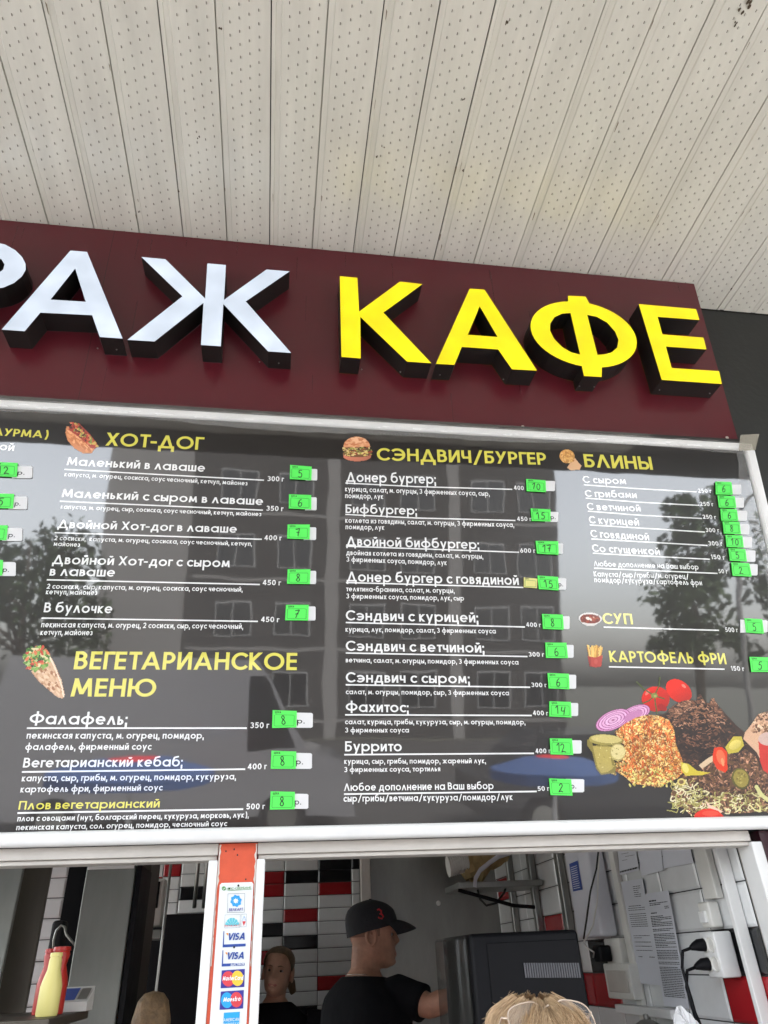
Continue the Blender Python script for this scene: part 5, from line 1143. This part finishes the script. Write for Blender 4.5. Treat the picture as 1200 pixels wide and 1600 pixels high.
# ================================================================== PEOPLE
def interp(tab, t):
    xs = [r[0] for r in tab]; return [float(np.interp(t, xs, [r[i] for r in tab])) for i in range(1, len(tab[0]))]
HEAD = [(-.02, .050, .010, .016), (0, .074, -.005, .032), (.05, .088, -.020, .046), (.10, .092, -.040, .056), (.18, .092, -.062, .064), (.26, .093, -.076, .068), (.36, .092, -.086, .070), (.48, .089, -.095, .0745), (.56, .091, -.098, .076), (.62, .096, -.100, .077), (.72, .094, -.101, .078), (.82, .083, -.094, .073), (.90, .062, -.078, .060), (.955, .040, -.055, .043), (.985, .020, -.03, .024), (1.0, .004, -.012, .006)]
def sm(tab, t):   # smoothed table
    return [sum(interp(tab, min(max(t+d, -.02), 1.0))[i]*w_ for d, w_ in ((-.02, .25), (0, .5), (.02, .25))) for i in range(3)]
def head_r(a, t, kx=1., grow=0.):
    """point on the head: a = angle from the face direction (+y), t = height fraction"""
    f, b, hw = sm(HEAD, t); ca, sa = math.cos(a), math.sin(a); pw = lambda v: math.copysign(abs(v)**.88, v)
    y = (f if ca > 0 else -b)*pw(ca) if b < 0 else ((f+b)/2+(f-b)/2*ca); x = hw*kx*pw(sa)
    g = lambda c, s_, v: math.exp(-((v-c)/s_)**2)
    aa = abs(a)
    if ca > 0:
        y += g(0, .13+.05*g(.37, .05, t), a)*float(np.interp(t, [.30, .345, .385, .44, .52, .58], [0, .012, .024, .019, .010, .002]))
        y += g(.26, .10, aa)*g(.355, .025, t)*.006
        y -= g(.40, .17, aa)*g(.495, .055, t)*.012
        y += g(.38, .25, aa)*g(.565, .03, t)*.003
        y += g(0, .30, a)*(g(.215, .016, t)*.006+g(.165, .02, t)*.006-g(.190, .008, t)*.004) + g(0, .22, a)*g(.055, .045, t)*.006
        y -= g(0, .35, a)*g(.115, .025, t)*.003
        x += math.copysign(1, sa)*g(.75, .25, aa)*g(.36, .09, t)*.003
    if grow: l_ = math.hypot(x, y)+1e-6; x += x/l_*grow; y += y/l_*grow
    return x, y
def head_mb(H, kx=1.):
    m = MB(); m.loft([[(head_r(a, t, kx)[0], head_r(a, t, kx)[1], t*H) for a in np.linspace(-math.pi, math.pi, 72, endpoint=False)] for t in np.linspace(-.02, 1.0, 70)]); return m
def ear(m, side, H):
    cx, cy, cz = side*.074, -.004, .45*H; rings = []
    for i in range(9):
        f = i/8; a0 = f*2*math.pi
    pts = [(side*.006+cx*1, cy+.022*math.sin(a)*(1 if math.sin(a) < 0 else .7)-.006, cz+.032*math.cos(a)+(.0 if math.cos(a) > 0 else .003)) for a in np.linspace(0, 2*math.pi, 20, endpoint=False)]
    m.tube(pts+[pts[0]], [.0055]*21, 8)
    m.loft([[(cx+side*k, cy-.006+s_*.017*math.sin(a), cz+s_*.026*math.cos(a)) for a in np.linspace(0, 2*math.pi, 16, endpoint=False)] for k, s_ in ((-.006, 1), (.003, .9))])
def xf(m, M_, i0=0):
    m.v = m.v[:i0]+[tuple(M_@Vector(p)) for p in m.v[i0:]]; return m
def hand(m, wrist, direction, palm_n, s=1., curl=.5):
    """palm, four unequal bent fingers and a side thumb"""
    d = Vector(direction).normalized(); n = Vector(palm_n); n = (n-d*n.dot(d)).normalized(); sd = d.cross(n); w0 = Vector(wrist)
    m.loft([[tuple(w0+d*(k*s)+sd*(wx*s*math.cos(a))+n*(wz*s*math.sin(a))) for a in np.linspace(0, 2*math.pi, 16, endpoint=False)] for k, wx, wz in ((-.01, .026, .020), (.02, .030, .019), (.05, .040, .017), (.08, .042, .014), (.094, .038, .010))])
    for i, (o, l_) in enumerate(((.031, .070), (.010, .080), (-.011, .074), (-.031, .058))):
        p = w0+d*(.088*s)+sd*(o*s); pts = [p-d*.012*s]; dd = d.copy()
        for j, f in enumerate((.45, .32, .23)):
            pts.append(pts[-1]+dd*(l_*f*s+(.012*s if j == 0 else 0))); dd = (dd+n*(curl*(.5+.25*j))).normalized()
        m.tube(pts, [.0095*s, .009*s, .008*s, .0065*s], 10)
    p = w0+d*.022*s+sd*.028*s; m.tube([p, p+(d*.5+sd*.8+n*.2)*.028*s, p+(d*.95+sd*1.0+n*.45)*.046*s, p+(d*1.3+sd*.95+n*.7)*.058*s], [.013*s, .012*s, .010*s, .007*s], 10)
def voxel(o, vs, it=6): return inst(o, [('REMESH', dict(mode='VOXEL', voxel_size=vs)), ('SMOOTH', dict(factor=.5, iterations=it))])
TORSO = [(-.62, .150, .105, 0), (-.52, .165, .115, 0), (-.40, .158, .108, 0), (-.28, .165, .112, .005), (-.16, .180, .122, .008), (-.08, .190, .118, .004), (-.03, .180, .100, -.006), (.01, .135, .078, -.012), (.045, .080, .062, -.010), (.07, .056, .055, -.004)]
def torso(m, Mx, k=1., g=0., z0=-.62, zt=.075):
    i0 = len(m.v); tb = [r for r in TORSO if z0 <= r[0] <= zt]; zs = np.linspace(tb[0][0], tb[-1][0], 30)
    m.loft([[((rx*k+g)*math.copysign(abs(math.cos(a))**.85, math.cos(a)), cy+(ry*k+g)*math.copysign(abs(math.sin(a))**.85, math.sin(a)), z) for a in np.linspace(0, 2*math.pi, 36, endpoint=False)] for z in zs for rx, ry, cy in [interp(TORSO, z)]]); xf(m, Mx, i0)
def person(label, chin, yaw_h, pitch, roll, yaw_b, lean, arms, skin, shirt, trous, k=1., H=.225, kx=1., neck_back=.03, smooth_it=5, vox=.005):
    """chin: world point below the chin centre on the neck axis; arms: [shoulder, elbow, wrist, hand dir, palm normal]"""
    chin = Vector(chin); root = empty('person', (chin.x, chin.y, .06), label, 'person')
    Mh = Matrix.Translation(chin) @ Matrix.Rotation(yaw_h, 4, 'Z') @ Matrix.Rotation(pitch, 4, 'X') @ Matrix.Rotation(roll, 4, 'Y')
    sh = chin+Vector((0, 0, -.075))-Matrix.Rotation(yaw_b, 3, 'Z')@Vector((0, neck_back, 0))
    Mb = Matrix.Translation(sh) @ Matrix.Rotation(yaw_b, 4, 'Z') @ Matrix.Rotation(lean, 4, 'X')
    m = MB(); hm = head_mb(H, kx)
    for s_ in (-1, 1): ear(hm, s_, H)
    xf(hm, Mh); m.add(hm.v, hm.f)
    nb = Mh@Vector((0, -.030, .06)); m.tube([Mb@Vector((0, -.004, -.03)), Mb@Vector((0, -.002, .05)), nb, Mh@Vector((0, -.03, .11))], [(.068*k, .064*k), (.056*k, .056*k), (.054*k, .054*k), (.05, .05)], 24)
    torso(m, Mb, k*.95)
    for A in arms: m.tube([A[0], Vector(A[0]).lerp(Vector(A[1]), .5), A[1], Vector(A[1]).lerp(Vector(A[2]), .35), A[2]], [.050*k, .046*k, .038*k, .038*k, .026*k], 20); hand(m, A[2], A[3], A[4], k)
    hip = Mb@Vector((0, 0, -.60))
    for s_ in (-1, 1):
        ax = Matrix.Rotation(yaw_b, 3, 'Z')@Vector((s_*.09, 0, 0)); fy = Matrix.Rotation(yaw_b, 3, 'Z')@Vector((0, 1, 0)); zf = .07
        q = hip+ax; m.tube([q, (q.x, q.y, (q.z+zf)*.5), (q.x, q.y, zf+.06)], [.085, .056, .04], 16); m.tube([(q.x-fy.x*.06, q.y-fy.y*.06, zf+.035), (q.x+fy.x*.05, q.y+fy.y*.05, zf+.035), (q.x+fy.x*.17, q.y+fy.y*.17, zf+.025)], [.035, .042, .03], 14)
    b = voxel(m.build('body', skin, root), vox, smooth_it)
    m = MB(); torso(m, Mb, k, .010, -.62, .047)
    for A in arms:
        s0, e0 = Vector(A[0]), Vector(A[1]); c_ = Mb@Vector((0, 0, -.07)); m.tube([s0.lerp(c_, .30), s0, s0.lerp(e0, .45), s0.lerp(e0, .80)], [.066*k, .062*k, .058*k, .060*k], 22)
    voxel(m.build('shirt', shirt, root), .006, 4)
    m = MB()
    for s_ in (-1, 1):
        ax = Matrix.Rotation(yaw_b, 3, 'Z')@Vector((s_*.088, 0, 0)); q = hip+ax; m.tube([(q.x, q.y, q.z+.08), (q.x, q.y, q.z-.05), (q.x, q.y, (q.z+.07)*.5), (q.x, q.y, .12)], [.105, .104, .075, .058], 18)
    voxel(m.build('trousers', trous, root), .010, 3)
    return root, Mh, Mb
def eyes(root, Mh, H, iris=True, brow=None, look=0.):
    for s_ in (-1, 1):
        c = Vector((s_*.031, .070, .487*H)); m = MB(); rg = []
        for i in range(9):
            th_ = math.pi*i/8; rg.append([(c.x+.0125*math.sin(th_)*math.cos(a), c.y+.0125*math.sin(th_)*math.sin(a)*1, c.z+.0062*math.cos(th_)) for a in np.linspace(0, 2*math.pi, 16, endpoint=False)])
        m.loft(rg); xf(m, Mh); e = m.build('eye', MT['eye'], root, smooth=True)
        m = MB(); m.tube([(c.x+look, c.y+.0105, c.z), (c.x+look, c.y+.0135, c.z)], [.0056, .005], 12); xf(m, Mh); m.build('iris', MT['iris'], e)
        if brow:
            m = MB(); m.tube([(s_*x, head_r(s_*a_, .575)[1]+.002, z*H) for x, z, a_ in ((.014, .565, .2), (.028, .585, .42), (.044, .572, .68))], [(.003, .002), (.0035, .002), (.0015, .001)], 8); xf(m, Mh); m.build('eyebrow', brow, root)
    m = MB(); rg = []
    for i in range(13):
        f = (i/12-.5)*2; hgt = .0085*(1-f*f)**.5+.0006; y = head_r(f*.24, .19)[1]+.0025; rg.append([(f*.024, y+.003*math.sin(a), .19*H+hgt*math.cos(a)*(1 if math.cos(a) < 0 else .8)) for a in np.linspace(0, 2*math.pi, 10, endpoint=False)])
    m.loft(rg); xf(m, Mh); m.build('lips', MT['lip'], root, smooth=True)

# ---- man in a black cap, profile to the right
Y1 = 3.42
ct, cb = aty(585, 1412, Y1), aty(612, 1512, Y1)
Hm = .232; chin = (aty(588, 1510, Y1)[0]-.012, Y1, aty(600, 1511, Y1)[2])
shr = aty(624, 1553, Y1-.13); elb = aty(672, 1572, Y1-.21); wri = aty(716, 1556, Y1-.30)
shl = aty(556, 1553, Y1+.17); ell_ = aty(580, 1660, Y1+.28); wrl = aty(660, 1670, Y1+.22)
man, Mh, Mb = person('man in a black cap and black t-shirt reaching toward the black machine', chin, R(-92), R(0), 0, R(-58), R(-4), [(shr, elb, wri, (.75, -.5, -.1), (0, 0, -1)), (shl, ell_, wrl, (1, -.3, .1), (0, 0, -1))], MT['skin_m'], MT['cloth_k'], MT['denim'], 1.08, Hm, 1.02, .045, vox=.0038, smooth_it=3)
eyes(man, Mh, Hm, True, MT['hair_k'])
m = MB(); rg = []
for t in np.linspace(.46, .66, 8):   # shaved stubble round the back of the head
    rg.append([(head_r(a, t, 1.02, .0012)[0], head_r(a, t, 1.02, .0012)[1], t*Hm) for a in np.linspace(1.35, 2*math.pi-1.35, 40)])
m.loft(rg, cap=False); m.f = [f for f in m.f if not (f[0] % 40 == 39 or f[1] % 40 == 0 and f[0] % 40 == 39)]; xf(m, Mh); m.build('short_hair', mat('stubble', (.23, .125, .085), .8), man, smooth=True)
cap = empty('cap', tuple(Mh@Vector((0, 0, .6*Hm))), 'black baseball cap with a small red mark worn by the man', 'cap')
m = MB(); rg = []
for i, f in enumerate(np.linspace(0, 1, 20)):
    ring = []
    for a in np.linspace(-math.pi, math.pi, 48, endpoint=False):
        t0 = .66-.20*(1-math.cos(a))/2*1.0; t = t0+(1.0-t0)*f; x, y = head_r(a, t, 1.02, .011*(1-f**3)); h = t*Hm+.012*f+.009*math.sin(math.pi*f); ring.append((x, y-.002, h))
    rg.append(ring)
m.loft(rg); xf(m, Mh); m.build('crown', MT['cap'], cap, smooth='auto')
m = MB(); nu, nv = 25, 8; top = []
for j in range(nv):
    for i in range(nu):
        a = (i/(nu-1)-.5)*2*1.18; f = j/(nv-1); x, y = head_r(a, .655, 1.02, .010); dx = x*(1+.02*f); ext = .078*f*math.cos(a*.92)**.6 if abs(a*.92) < 1.57 else 0
        top.append((dx, y+ext, .655*Hm+.004-.022*f*f-.013*(math.sin(a)**2)*f-(.010*abs(math.sin(a))**2)+.010*(1-f)))
vs = top+[(x, y, z-.004) for x, y, z in top]; n_ = nu*nv
fs = [(j*nu+i, j*nu+i+1, (j+1)*nu+i+1, (j+1)*nu+i) for j in range(nv-1) for i in range(nu-1)]; fs += [tuple(n_+k for k in f[::-1]) for f in fs]
bd = [j*nu for j in range(nv)]+[(nv-1)*nu+i for i in range(1, nu)]+[j*nu+nu-1 for j in range(nv-2, -1, -1)]; fs += [(bd[i], n_+bd[i], n_+bd[i+1], bd[i+1]) for i in range(len(bd)-1)]
m.add(vs, fs); xf(m, Mh); m.build('brim', MT['cap'], cap, smooth='auto')
m = MB(); m.lathe((0, -.006, 1.0*Hm+.010), [(.008, 0), (.006, .005), (.001, .006)], 10); xf(m, Mh); m.build('button', MT['cap'], cap)
m = MB()
def capside(u, v):   # u forward, v up on the right side of the cap
    a = 1.50-u; t = .71+v; f_ = .15; x, y = head_r(a, t, 1.02, .0135); return (x, y, t*Hm+.005)
e3 = [(.24, .150), (.16, .165), (.08, .13), (.10, .095), (.17, .085), (.08, .07), (.04, .03), (.10, -.005), (.18, .0), (.24, .02)]
m.tube([capside(.29-u, v*.85) for u, v in e3], [(.0055, .0025)]*len(e3), 8); xf(m, Mh); m.build('emblem', MT['red'], cap, smooth=True)
m = MB(); cn = [Mb@Vector((.073*math.sin(a), .072*math.cos(a)-.012+.012*max(0, math.cos(a)), .050-.045*max(0, math.cos(a)))) for a in np.linspace(0, 2*math.pi, 40)]
m.tube(cn, .0016, 6); tag(m.build('neck_chain', mat('silver', (.6, .58, .52), .25, metal=1.)), 'thin silver chain round the neck of the man in the cap', 'necklace')

# ---- blond woman at the back
Y2 = 4.55; cw = aty(427, 1556, Y2); Hw = .215
shr = aty(505, 1592, Y2+.02); shl = aty(392, 1600, Y2+.02)
wom, Mh, Mb = person('blond woman in a black t-shirt looking out beside the card sign', tuple(cw+np.array((.006, 0, 0))), R(168), R(6), R(-7), R(172), R(2), [(shr, shr+np.array((.03, .03, -.28)), shr+np.array((-.03, -.14, -.46)), (-.3, -.9, .1), (0, 0, -1)), (shl, shl+np.array((-.03, .03, -.28)), shl+np.array((.03, -.14, -.46)), (.3, -.9, .1), (0, 0, -1))], MT['skin_w'], MT['cloth_k'], MT['denim'], .92, Hw, .93, .03, vox=.0032, smooth_it=3)
eyes(wom, Mh, Hw, True, MT['hair_w'])
m = MB(); nA, nT = 56, 22; rg = []
for f in np.linspace(0, 1, nT):
    ring = []
    for a in np.linspace(-math.pi, math.pi, nA, endpoint=False):
        t0 = .86-.42*min(1, max(0, (abs(a)-.7)/1.0))**1.1; t = t0+(1.0-t0)*f; g_ = (.003+.006*min(1, abs(a)/1.2))*(1-f**4)+.0015*math.sin(a*23+f*9)
        x, y = head_r(a, t, .93, g_); ring.append((x, y, t*Hw+.012*f-.006*math.exp(-(x/.012)**2)*(1 if y > 0 else .3)*f))
    rg.append(ring)
m.loft(rg); xf(m, Mh); hr_ = m.build('hair', MT['hair_w'], wom, smooth=True)
m = MB(); m.tube([Mh@Vector(p) for p in ((0, -.098, .55*Hw), (-.02, -.125, .5*Hw), (-.055, -.12, .33*Hw), (-.075, -.10, .15*Hw), (-.07, -.09, .02))], [.018, .026, .024, .018, .006], 14); m.build('ponytail', MT['hair_w'], wom, smooth=True)

# ---- customer in front: blond hair, glasses pushed up on the head
Y3 = 1.52; Hc = .22; tp = aty(830, 1566, Y3)
chin = (tp[0], Y3, tp[2]-.012-Hc)
sl_, sr_ = np.array((tp[0]-.17, Y3-.05, chin[2]-.17)), np.array((tp[0]+.17, Y3-.05, chin[2]-.17))
cus, Mh, Mb = person('blond customer in front of the counter with glasses pushed up on the hair', chin, R(4), R(4), 0, 0, 0, [(sl_, sl_+np.array((-.04, -.02, -.28)), sl_+np.array((.02, .17, -.34)), (.2, .95, .0), (0, 0, -1)), (sr_, sr_+np.array((.04, -.02, -.28)), sr_+np.array((-.02, .17, -.34)), (-.2, .95, .0), (0, 0, -1))], MT['skin_w'], mat('grey blouse', (.25, .25, .28), .9), MT['denim'], .9, Hc, .94, .03)
m = MB(); rg = []
for f in np.linspace(0, 1, 20):
    ring = []
    for a in np.linspace(-math.pi, math.pi, 48, endpoint=False):
        t0 = .78-.62*min(1, max(0, (abs(a)-.5)/.8)); t = t0+(1-t0)*f; x, y = head_r(a, t, .94, .010*(1-f**3)+.002*math.sin(a*17+f*8)); ring.append((x, y, t*Hc+.012*f))
    rg.append(ring)
m.loft(rg); xf(m, Mh); hb_ = m.build('hair', MT['hair_b'], cus, smooth=True)
m = MB()
for i in range(13000):   # strands lying along the head in soft locks, a few flyaways
    a = rr(-math.pi, math.pi); lock = math.sin(a*9+1.3)*.5+math.sin(a*23)*.3; t = .997-.43*random.random()**1.3; fly = random.random() < .015
    tl = rr(.18, .42); da = rr(-.12, .12)+lock*.45; lift = rr(.003, .011)+.004*lock; wv = rr(0, 6.28); pts = []
    for j in range(7):
        f = j/6; tt = max(.12, t-tl*f); aa = a+da*f+.05*math.sin(f*6+wv); x, y = head_r(aa, min(tt, .985), .94, lift+(.004+(.022*f*f if fly else .006*math.sin(f*3)))); z = tt*Hc+.012*max(0, (tt-.5)*2)+(lift+.003 if tt > .86 else lift*.6)+(.018*f*f if fly else 0)
        if abs(a) < .55 and tt < .74: break
        pts.append((x, y, z))
    if len(pts) > 2: m.tube(pts, [.0005]*(len(pts)-1)+[.0001], 3, mi=random.choice((0, 0, 0, 1, 1, 2)), cap=False)
for i in range(130):    # wispy fringe of flyaways round the crown
    a = rr(-math.pi, math.pi); t = rr(.8, .99); x, y = head_r(a, t, .94, .012); p = Vector((x, y, t*Hc+.018)); dv = Vector((x*1.2+rr(-.04, .04), y+rr(-.04, .04), rr(-.01, .03))).normalized(); cl = Vector((rr(-1, 1), rr(-1, 1), rr(-1, .2))); pts = [p]
    for j in range(5): pts.append(pts[-1]+dv*rr(.003, .006)); dv = (dv+cl*.35).normalized()
    m.tube(pts, [.00028]*5+[.0001], 3, mi=1, cap=False)
xf(m, Mh); m.build('hair_strands', [MT['hair_b'], mat('hair gold', (.60, .43, .26), .55), mat('hair brown', (.42, .27, .15), .55)], cus, smooth=True)
gl = empty('glasses', tuple(Mh@Vector((0, -.03, .98*Hc))), 'thin framed glasses pushed up on the blond hair of the customer', 'glasses')
gmat = mat('pale gold wire', (.62, .50, .40), .3, metal=.6); lens = mat('glass lens', (.75, .7, .66), .05, alpha=.12)
gr = []
for s_ in (-1, 1):
    loop = []
    for k in range(28):
        a = 2*math.pi*k/28; cx = math.copysign(abs(math.cos(a))**.55, math.cos(a)); cz = math.copysign(abs(math.sin(a))**.6, math.sin(a)); lx = s_*.046+.031*cx; lz = .024*cz
        loop.append(Vector((lx, -.070-.02*(abs(lx)/.07)**2*0+.018*lz/.024, .955*Hc+lz*.85+.012-.010*(abs(lx)/.075)**2)))
    m = MB(); m.tube([Mh@p for p in loop+loop[:2]], .0013, 6); m.build('rim', gmat, gl, smooth=True)
    m = MB(); m.add([Mh@p for p in loop], [tuple(range(28))]); m.build('lens', lens, gl)
    m = MB(); tip = Vector((s_*.077, -.062, .955*Hc+.010)); m.tube([Mh@p for p in (tip, tip+Vector((s_*.006, .012, 0)), Vector((s_*.084, .02, .75*Hc)), Vector((s_*.080, .075, .62*Hc)))], .0019, 6); m.build('temple', gmat, gl, smooth=True)
m = MB(); m.tube([Mh@Vector(p) for p in ((-.015, -.063, .985*Hc+.012), (0, -.060, .985*Hc+.018), (.015, -.063, .985*Hc+.012))], .0019, 6); m.build('bridge', gmat, gl, smooth=True)

# ================================================================== ACROSS THE STREET (seen mirrored in the glossy board)
apt = empty('apartment_building', (.8, -26, 0), 'long grey apartment block with rows of windows across the street, mirrored in the board', 'building')
wallm = mat('grey render', (.05, .048, .047), .9, noise=.25, nscale=.4); lightm = mat('pale pier', (.19, .185, .18), .9); winm = mat('window glass', (.02, .022, .025), .08); frm = mat('window frame white', (.24, .24, .24), .6)
bx0_, bx1_ = -7.2, 12.2
m = MB(); m.box(bx0_, bx1_, -38, -26, 0, 18); m.build('wall', wallm, apt)
m = MB(); m.box(bx0_-.3, bx1_+.3, -38.3, -25.7, 18.003, 18.5); m.build('roof', MT['charcoal'], apt)
m = MB(); m.box(bx0_-.003, bx0_+3.4, -26.05, -25.99, 0, 14); m.build('end_panel', lightm, apt)
for x in (1.9, 7.2): m = MB(); m.box(x, x+.55, -26.4, -25.98, 0, 18.0); m.build('pier', lightm, apt)
for fl_i in range(6):
    z = 1.2+2.8*fl_i
    m = MB(); m.box(bx0_+3.6, bx1_, -26.12, -25.985, z-.55, z-.42); m.build('ledge', lightm, apt)
    for x in (-2.6, -.2, 2.9, 5.1, 8.3, 10.4):
        m = MB(); m.box(x, x+1.5, -26.06, -25.97, z, z+1.45); o = m.build('window', frm, apt); m = MB()
        for q in (0, 1): m.box(x+.06+q*.72, x+.06+q*.72+.66, -25.985, -25.955, z+.07, z+1.38)
        m.build('pane', winm, o)
leafm = mat('leaves', (.045, .075, .02), .6, noise=.4, nscale=1.5); bark = mat('bark', (.07, .055, .04), .9)
def tree(x, y, h, r, label, n=2600):
    o = empty('tree', (x, y, 0), label, 'tree', 'trees across the street'); m = MB(); m.tube([(x, y, 0), (x+.1, y, h*.35), (x, y, h*.7), (x, y, h*.95)], [.22, .16, .09, .02], 10)
    for i in range(9):
        a = rr(0, 6.28); z = h*rr(.35, .7); m.tube([(x, y, z), (x+r*.5*math.cos(a), y+r*.5*math.sin(a), z+r*.4), (x+r*.85*math.cos(a), y+r*.85*math.sin(a), z+r*.8)], [.07, .045, .015], 6)
    m.build('trunk', bark, o); m = MB(); cl = [(x+rr(-1, 1)*r*.75, y+rr(-1, 1)*r*.75, h*rr(.38, .98), r*rr(.25, .5)) for _ in range(26)]
    cl = [(a, b, c, q*(1.15-.6*abs(c/h-.6))) for a, b, c, q in cl]
    for i in range(n):
        a, b, c, q = random.choice(cl); v = Vector((random.gauss(0, 1), random.gauss(0, 1), random.gauss(0, 1))).normalized()*q*random.random()**.4; p = Vector((a, b, c))+v; s_ = rr(.10, .22); u = Vector((rr(-1, 1), rr(-1, 1), rr(-1, 1))).normalized(); w2 = u.orthogonal().normalized()
        m.add([p+u*s_, p+w2*s_*.6, p-u*s_, p-w2*s_*.6], [(0, 1, 2, 3)])
    m.build('crown', leafm, o)
tree(-8.6, -22, 7.2, 2.8, 'leafy tree left of the grey apartment block across the street')
tree(16.6, -23, 9.6, 1.9, 'tall slim tree right of the apartment block, the taller of two there')
tree(21.5, -23, 9.0, 2.3, 'broad tree farthest right across the street')
lp = empty('street_lamp', (11.0, -12, 0), 'tall grey street lamp across the road mirrored in the board', 'street lamp')
m = MB(); m.tube([(11.0, -12, 0), (11.0, -12, 6.2)], [.09, .05], 12); m.tube([(11.0, -12, 6.2), (11.1, -11.4, 6.6), (11.2, -10.8, 6.7)], .04, 8); m.build('pole', lightm, lp)
m = MB(); m.bbox(11.05, 11.35, -10.9, -10.3, 6.62, 6.76, .04); m.build('lamp_head', MT['charcoal'], lp)
def car(x, y, L_, W_, H_, col, label, cat, van=False):
    o = empty('parked_car' if not van else 'parked_van', (x, y, 0), label, cat); m = MB()
    pr = ([(0, .35), (0, 1.1), (.1, 1.9), (.25, H_), (L_*.72, H_), (L_*.86, 1.25), (L_*.98, 1.05), (L_, .35)] if van else [(0, .35), (.02, .85), (.5, .98), (1.1, H_), (L_*.62, H_), (L_*.78, 1.0), (L_*.97, .85), (L_, .35)])
    m.loft([[(x-L_/2+px_, y+w_, pz_) for px_, pz_ in pr] for w_ in (-W_/2, -W_/2+.08, W_/2-.08, W_/2)]); m.build('body', mat('car paint '+label[:8], col, .3, coat=1), o, smooth='auto')
    m = MB(); yw = y+W_/2+.004
    q = [(L_*.30, 1.02), (L_*.36, H_-.12), (L_*.60, H_-.12), (L_*.72, 1.02)] if not van else [(L_*.70, 1.25), (L_*.70, H_-.25), (L_*.74, H_-.25), (L_*.83, 1.3)]
    m.add([(x-L_/2+a, yw, b) for a, b in q], [(0, 1, 2, 3)]); m.build('side_window', winm, o)
    for f in (.2, .8):
        w_ = MB(); n_ = 20; cx = x-L_/2+f*L_
        w_.loft([[(cx+.33*math.cos(a), y+W_/2+d, .335+.33*math.sin(a)) for a in np.linspace(0, 2*math.pi, n_, endpoint=False)] for d in (-.2, .02)]); wh_ = w_.build('wheel', MT['black_m'], o, smooth='auto'); r2 = MB()
        r2.loft([[(cx+.2*math.cos(a), y+W_/2+d, .335+.2*math.sin(a)) for a in np.linspace(0, 2*math.pi, n_, endpoint=False)] for d in (.021, .03)]); r2.build('rim', MT['steel'], wh_)
car(-1.4, -8.2, 5.2, 2.0, 2.55, (.20, .20, .21), 'light grey delivery van parked across the road, mirrored in the board', 'van', True)
car(5.2, -7.6, 4.4, 1.8, 1.5, (.02, .022, .026), 'dark parked car across the road, mirrored low in the board', 'car')
def parasol(x, y, h, r, label):
    o = empty('parasol', (x, y, 0), label, 'parasol', 'blue parasols by the road'); m = MB(); m.tube([(x, y, .05), (x, y, h)], .025, 10); m.build('pole', MT['white_bar'], o)
    m = MB(); m.lathe((x, y, 0), [(.28, 0), (.28, .06), (.05, .08), (.001, .08)], 20); m.build('base', MT['charcoal'], o)
    m = MB(); m.lathe((x, y, 0), [(r, h-.26), (r, h-.16), (r*.5, h-.04), (.001, h)], 16); m.build('canopy', mat('blue canvas', (.04, .08, .20), .8), o)
    m = MB(); m.lathe((x, y, 0), [(r*.30, h-.005-.03), (r*.28, h+.002-.02), (.001, h+.012)], 16); m.build('emblem', MT['red'], o)
parasol(-1.45, -4.4, 1.46, .85, 'blue parasol with a red centre left of the other one'); parasol(3.15, -4.4, 1.44, .70, 'blue parasol with a red centre right of the other one')
bpy.context.view_layer.update()
